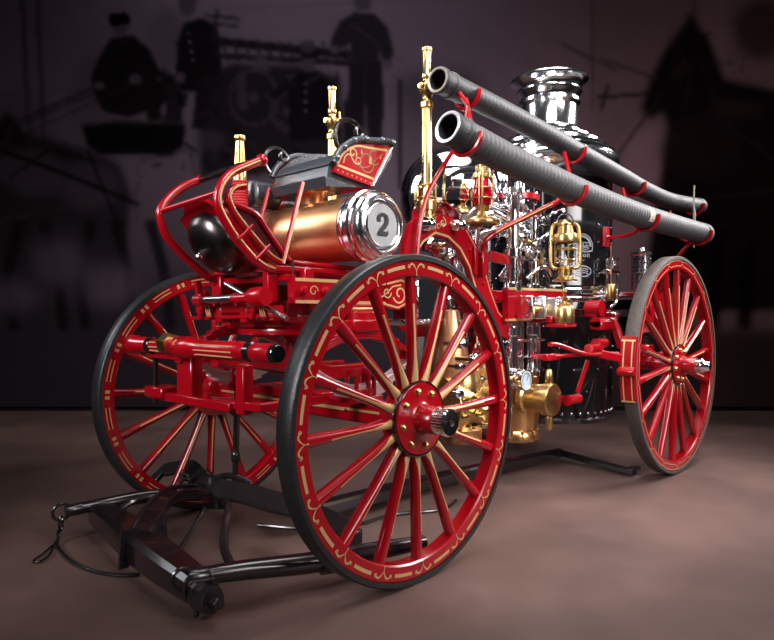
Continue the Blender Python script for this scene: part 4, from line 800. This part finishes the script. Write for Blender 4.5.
# lanterns
def cage(b,c,rad,z0,z1,r,m,n=4,bulge=0,ph=45):
    for k in range(n):
        a=R(ph+360/n*k); d=V((math.cos(a),math.sin(a),0)); b.tube([V(c)+d*(rad+bulge*math.sin(PI*t/6))+Z*(z0+(z1-z0)*t/6) for t in range(7)],r,m,8)
LC=V((1.53,-.60,1.275))
root=empty('brass_lantern',LC); tag(root,'brass lantern with clear glass hanging in front of the black boiler','lantern')
b=M(); b.lathe([(0,0),(.072,0),(.074,.008),(.05,.016),(.04,.03),(.042,.07),(.052,.08),(.03,.092),(0,.094)],LC,Z,BRASS,32); b.build('font',root)
b=M(); b.lathe([(.040,.095),(.050,.12),(.054,.15),(.052,.19),(.046,.215)],LC,Z,GLASS,28); b.build('globe',root,'clear glass globe')
b=M(); b.lathe([(.054,.225),(.070,.228),(.071,.232),(.071,.272),(.069,.276),(.050,.28),(.042,.325),(.050,.33),(.050,.338),(.04,.346),(.035,.352),(.03,.362),(0,.364)],LC,Z,BRASS,32); b.build('hood',root)
b=M(); u=V((.69,-.72,0)).normalized()
for s in (-1,1): b.tube(smooth([LC+u*s*.05+Z*.075,LC+u*s*.078+Z*.085,LC+u*s*.086+Z*.12,LC+u*s*.085+Z*.22,LC+u*s*.080+Z*.30,LC+u*s*.066+Z*.335,LC+u*s*.05+Z*.34],5),.011,BRASS,10)
for z in (.125,.19): b.tube(arc3(LC.x,LC.y,LC.z+z,.062),.0035,BRASS,6,closed=True)
cage(b,LC,.060,.095,.22,.0035,BRASS,4); b.build('frame',root)
b=M(); b.tube([LC+u*.048*math.cos(R(a))+Z*(.35+.048*math.sin(R(a))) for a in range(0,181,12)],.004,STEEL,8); b.build('bail',root)
b=M(); b.lathe([(.012,.07),(.008,.12),(.006,.15),(0,.16)],LC,Z,WHITE,10); b.build('wick',root)
b=M(); b.tube(smooth([(1.62,-.40,1.66),(1.58,-.48,1.69),(1.53,-.58,1.70),(1.53,-.60,1.672)]),.010,CHROME,8); b.box((1.66,-.38,1.66),(.08,.06,.05),CHROME); part(b,'lantern_hook')
RC=V((.96,-.41,1.57))
root=empty('red_lantern',RC); tag(root,'brass lantern with red glass standing below the hoses beside the nickel ball','lantern')
b=M(); b.lathe([(0,0),(.088,0),(.096,.008),(.096,.018),(.08,.032),(.05,.042),(.032,.05),(.026,.07),(.034,.085),(.044,.10),(.03,.108),(0,.11)],RC,Z,BRASS,36); b.build('font',root)
b=M(); b.lathe([(.040,.108),(.052,.13),(.055,.16),(.050,.20),(.044,.235),(.040,.25)],RC,Z,REDGLASS,28); b.lathe([(.036,.25),(.046,.2),(.05,.16),(.047,.13),(.036,.109)],RC,Z,REDGLASS,28); b.build('globe',root,'red glass globe')
b=M(); b.lathe([(.046,.25),(.05,.255),(.05,.275),(.035,.29),(.038,.32),(.022,.33),(.0,.335)],RC,Z,BRASS,28); b.build('hood',root)
b=M(); cage(b,RC,.058,.10,.265,.004,BRASS,4,.004,20)
for z in (.14,.195): b.tube(arc3(RC.x,RC.y,RC.z+z,.064),.004,BRASS,6,closed=True)
b.bar([RC+V((-.058,-.04,.03)),RC+V((-.062,-.045,.30))],.012,.006,BRASS,up=Y); b.build('cage',root)
b=M(); b.box((RC.x,-.40,1.555),(.09,.09,.022),CHROME); b.cyl((RC.x,-.38,1.55),(RC.x+.06,-.33,1.42),.015,None,CHROME,10); part(b,'lantern_shelf')
OC=V((1.52,-.60,1.03))
root=empty('brass_oil_can',OC); tag(root,'small brass oil can hanging under the clear lantern','oil can')
b=M(); b.lathe([(0,0),(.058,0),(.060,.005),(.060,.09),(.055,.098),(.044,.106),(.022,.118),(.013,.125),(.013,.14),(.016,.145),(.016,.152),(0,.155)],OC,Z,BRASS,30); b.build('can',root)
b=M(); b.tube(smooth([OC+Z*.15,OC+V((-.012,0,.18)),OC+V((-.01,0,.215)),OC+V((-.03,0,.235))]),.005,BRASS,8); b.build('spout',root)
b=M(); b.tube(smooth([OC+V((.05,0,.03)),OC+V((.095,0,.06)),OC+V((.09,0,.12)),OC+V((.05,0,.14)),OC+V((.03,0,.13))]),.006,BRASS,8); b.build('handle',root)
b=M(); b.box((1.52,-.58,1.015),(.13,.13,.02),RED); b.box((1.50,-.48,1.05),(.08,.14,.04),RED); part(b,'oil_can_shelf')
# ------------------------------------------------ drop pole and whippletrees lying on the floor
root=empty('drop_pole',(.05,0,0)); tag(root,'long dark wooden pole with cross iron lying on the floor under the engine','pole')
b=M(); b.bar([(.05,.02,.10),(.20,.03,.085),(.8,.06,.065),(1.3,.03,.06),(1.95,-.05,.055),(2.4,-.09,.055)],[.11,.10,.09,.085,.08,.06],[.08,.08,.08,.08,.08,.06],DARKWOOD); b.build('pole_shaft',root)
b=M(); b.bar(smooth([(-.24,1.0,.13),(-.16,1.0,.185),(-.09,.88,.205),(-.12,.70,.185),(-.14,.52,.17),(-.09,.30,.17),(-.07,.10,.165),(-.04,-.10,.165),(-.02,-.28,.14),(-.01,-.36,.12)],4),[.06]*4+[.09]*4+[.11]*20+[.09]*9,.03,IRON,up=V((-.62,-.1,.72)))
b.box((-.01,-.39,.09),(.10,.07,.07),IRON); b.lathe([(0,.0),(.05,.0),(.06,.05),(.05,.12),(.03,.15),(0,.16)],(-.08,.55,.05),Z,IRON,18); b.tube(smooth([(-.15,.60,.12),(-.13,.55,.20),(-.05,.50,.22),(.02,.42,.18)],5),.018,IRON,8); b.build('cross_iron',root)
b=M(); b.bar([(2.42,-.08,.05),(2.36,-.35,.04),(2.28,-.70,.03)],.05,.04,IRON); b.tube([(2.31,-.60,.03),(2.46,-.66,.025)],.014,IRON,8); b.build('tail_iron',root)
b=M(); b.cyl((-.03,.49,.12),(-.03,.46,.70),.017,None,IRON,12); b.lathe([(.017,.17),(.024,.18),(.024,.22),(.017,.23)],(-.03,.48,.12),Z,IRON,12); b.build('lift_rod',root)
root=empty('evener',(-.7,.15,0)); tag(root,'thick dark beam with iron strap and curved arms, frontmost on the floor','beam')
b=M(); b.bar([(-.655,.74,.115),(-.66,.68,.115),(-.695,.36,.115),(-.73,.08,.115),(-.755,-.17,.11),(-.765,-.40,.10),(-.77,-.46,.095)],[.08,.11,.135,.15,.135,.11,.10],[.085,.10,.12,.13,.12,.10,.09],DARKWOOD); b.build('beam',root)
b=M(); pts=[(-.70,.12,.10)]; 
b.bar([(-.815,.09,.05),(-.815,.09,.187),(-.645,.09,.187),(-.645,.09,.05)],.045,.012,IRON,up=Y); b.build('iron_strap',root); b=M(); b.lathe([(0,-.04),(.048,-.04),(.05,-.03),(.05,.03),(.048,.04),(0,.04)],(-.775,-.47,.085),V((-.1,1,0)),IRON,8); b.lathe([(0,-.06),(.022,-.06),(.022,0),(0,0)],(-.775,-.49,.085),V((-.1,1,0)),IRON,6); b.build('end_nut',root)
b=M(); b.bar(smooth([(-.75,.07,.17),(-.67,.15,.20),(-.55,.29,.215),(-.42,.42,.205),(-.28,.50,.175),(-.20,.52,.15)],5),.085,.05,DARKWOOD); b.tube(smooth([(-.78,.10,.195),(-.69,.19,.228),(-.56,.33,.243),(-.42,.46,.233),(-.28,.54,.205),(-.17,.57,.18)],5),.010,IRON,8); b.build('curved_arm',root)
b=M(); b.tube(smooth([(-.62,.60,.12),(-.50,.66,.15),(-.33,.64,.15),(-.16,.58,.14)],5),.017,IRON,8); b.tube(smooth([(-.52,-.24,.06),(-.48,-.12,.10),(-.36,.06,.13),(-.24,.22,.14),(-.14,.40,.13)],5),.020,IRON,8); b.tube([(-.54,.16,.02),(-.30,.34,.13)],.010,IRON,8); b.build('brace_rod',root)
def singletree(label,pts,r,name='singletree'):
    root=empty(name,pts[0]); tag(root,label,'singletree'); b=M(); P=smooth(pts,5); n=len(P)
    b.tube(P,[r*(.72+.28*math.sin(PI*i/(n-1))) for i in range(n)],DARKWOOD,14); b.build('bar',root)
    d=(P[1]-P[0]).normalized(); b=M(); b.lathe([(0,-.02),(r*.8,-.02),(r*.86,-.01),(r*.86,.05),(r*.76,.06)],P[0],d,IRON,16); x=d.cross(Z).normalized()
    b.tube([P[0]-d*.035+(d*math.cos(R(a))+Z*math.sin(R(a)))*.038 for a in range(0,360,24)],.008,IRON,8,closed=True); b.build('end_ring',root); return root,P
s1,P1=singletree('dark singletree reaching furthest left on the floor, chain hanging from its end',[(-.785,.735,.145),(-.62,.705,.15),(-.40,.69,.145),(-.18,.65,.115),(.0,.60,.10)],.034)
b=M(); b.tube(smooth([(-.19,.68,.19),(-.215,.70,.23),(-.24,.68,.19),(-.23,.66,.12)],4),.011,IRON,8); b.tube([(-.22,.675,.155)+V((0,0,0)) if False else V((-.22+.045*math.cos(R(a)),.675,.155+.045*math.sin(R(a)))) for a in range(0,360,30)],.009,IRON,8,closed=True); b.build('clip',s1)
s2,P2=singletree('dark glossy singletree running behind the near front wheel',[(-.785,-.40,.14),(-.60,-.46,.132),(-.35,-.55,.115),(-.05,-.615,.10),(.18,-.655,.085)],.040)
b=M(); b.tube([V((-.78+.045*math.cos(R(a)),-.41,.11+.045*math.sin(R(a)))) for a in range(0,360,24)],.010,IRON,8,closed=True); b.tube(smooth([(-.79,-.43,.07),(-.80,-.45,.03),(-.79,-.43,.02),(-.77,-.42,.035)],4),.010,IRON,8); b.build('clip',s2); b=M(); b.lathe([(0,-.03),(.05,-.03),(.05,.03),(0,.03)],(-.30,-.572,.113),P2[-1]-P2[0],IRON,14); b.build('band',s2)
root=empty('trace_chain',(-.9,.75,0)); tag(root,'black chain and cord trailing on the floor from the left end ring','chain')
b=M(); h=V((-.822,.743,.12)); b.tube([h+V((.012*math.cos(R(a)),.012*math.cos(R(a)),-.03+.034*math.sin(R(a)))) for a in range(0,360,30)],.007,IRON,8,closed=True); b.tube(smooth([h+V((0,0,-.055)),h+V((-.01,.01,-.075)),h+V((-.012,-.005,-.09))],3),.008,IRON,8); b.build('hook',root)
b=M(); b.tube(smooth([h+V((0,0,-.08)),(-.856,.69,.012),(-.89,.446,.010),(-.865,.24,.010),(-.80,.12,.010),(-.75,.08,.01)],6),.007,IRON,8); b.build('cord',root)
b=M(); b.tube(smooth([h+V((0,.0,-.08)),(-.866,.70,.012),(-.93,.58,.010),(-.985,.528,.01),(-1.0,.56,.01),(-.94,.62,.01),(-.88,.69,.012)],6),.005,IRON,8); b.build('loop',root)
o=M().tube(smooth([(-.05,.25,.012),(.10,.02,.010),(.30,-.10,.010),(.55,-.12,.010),(.80,-.25,.010),(1.0,-.20,.010)],8),.009,IRON,8).build('floor_cord'); tag(o,'thin black cord on the floor behind the near front wheel','cord')
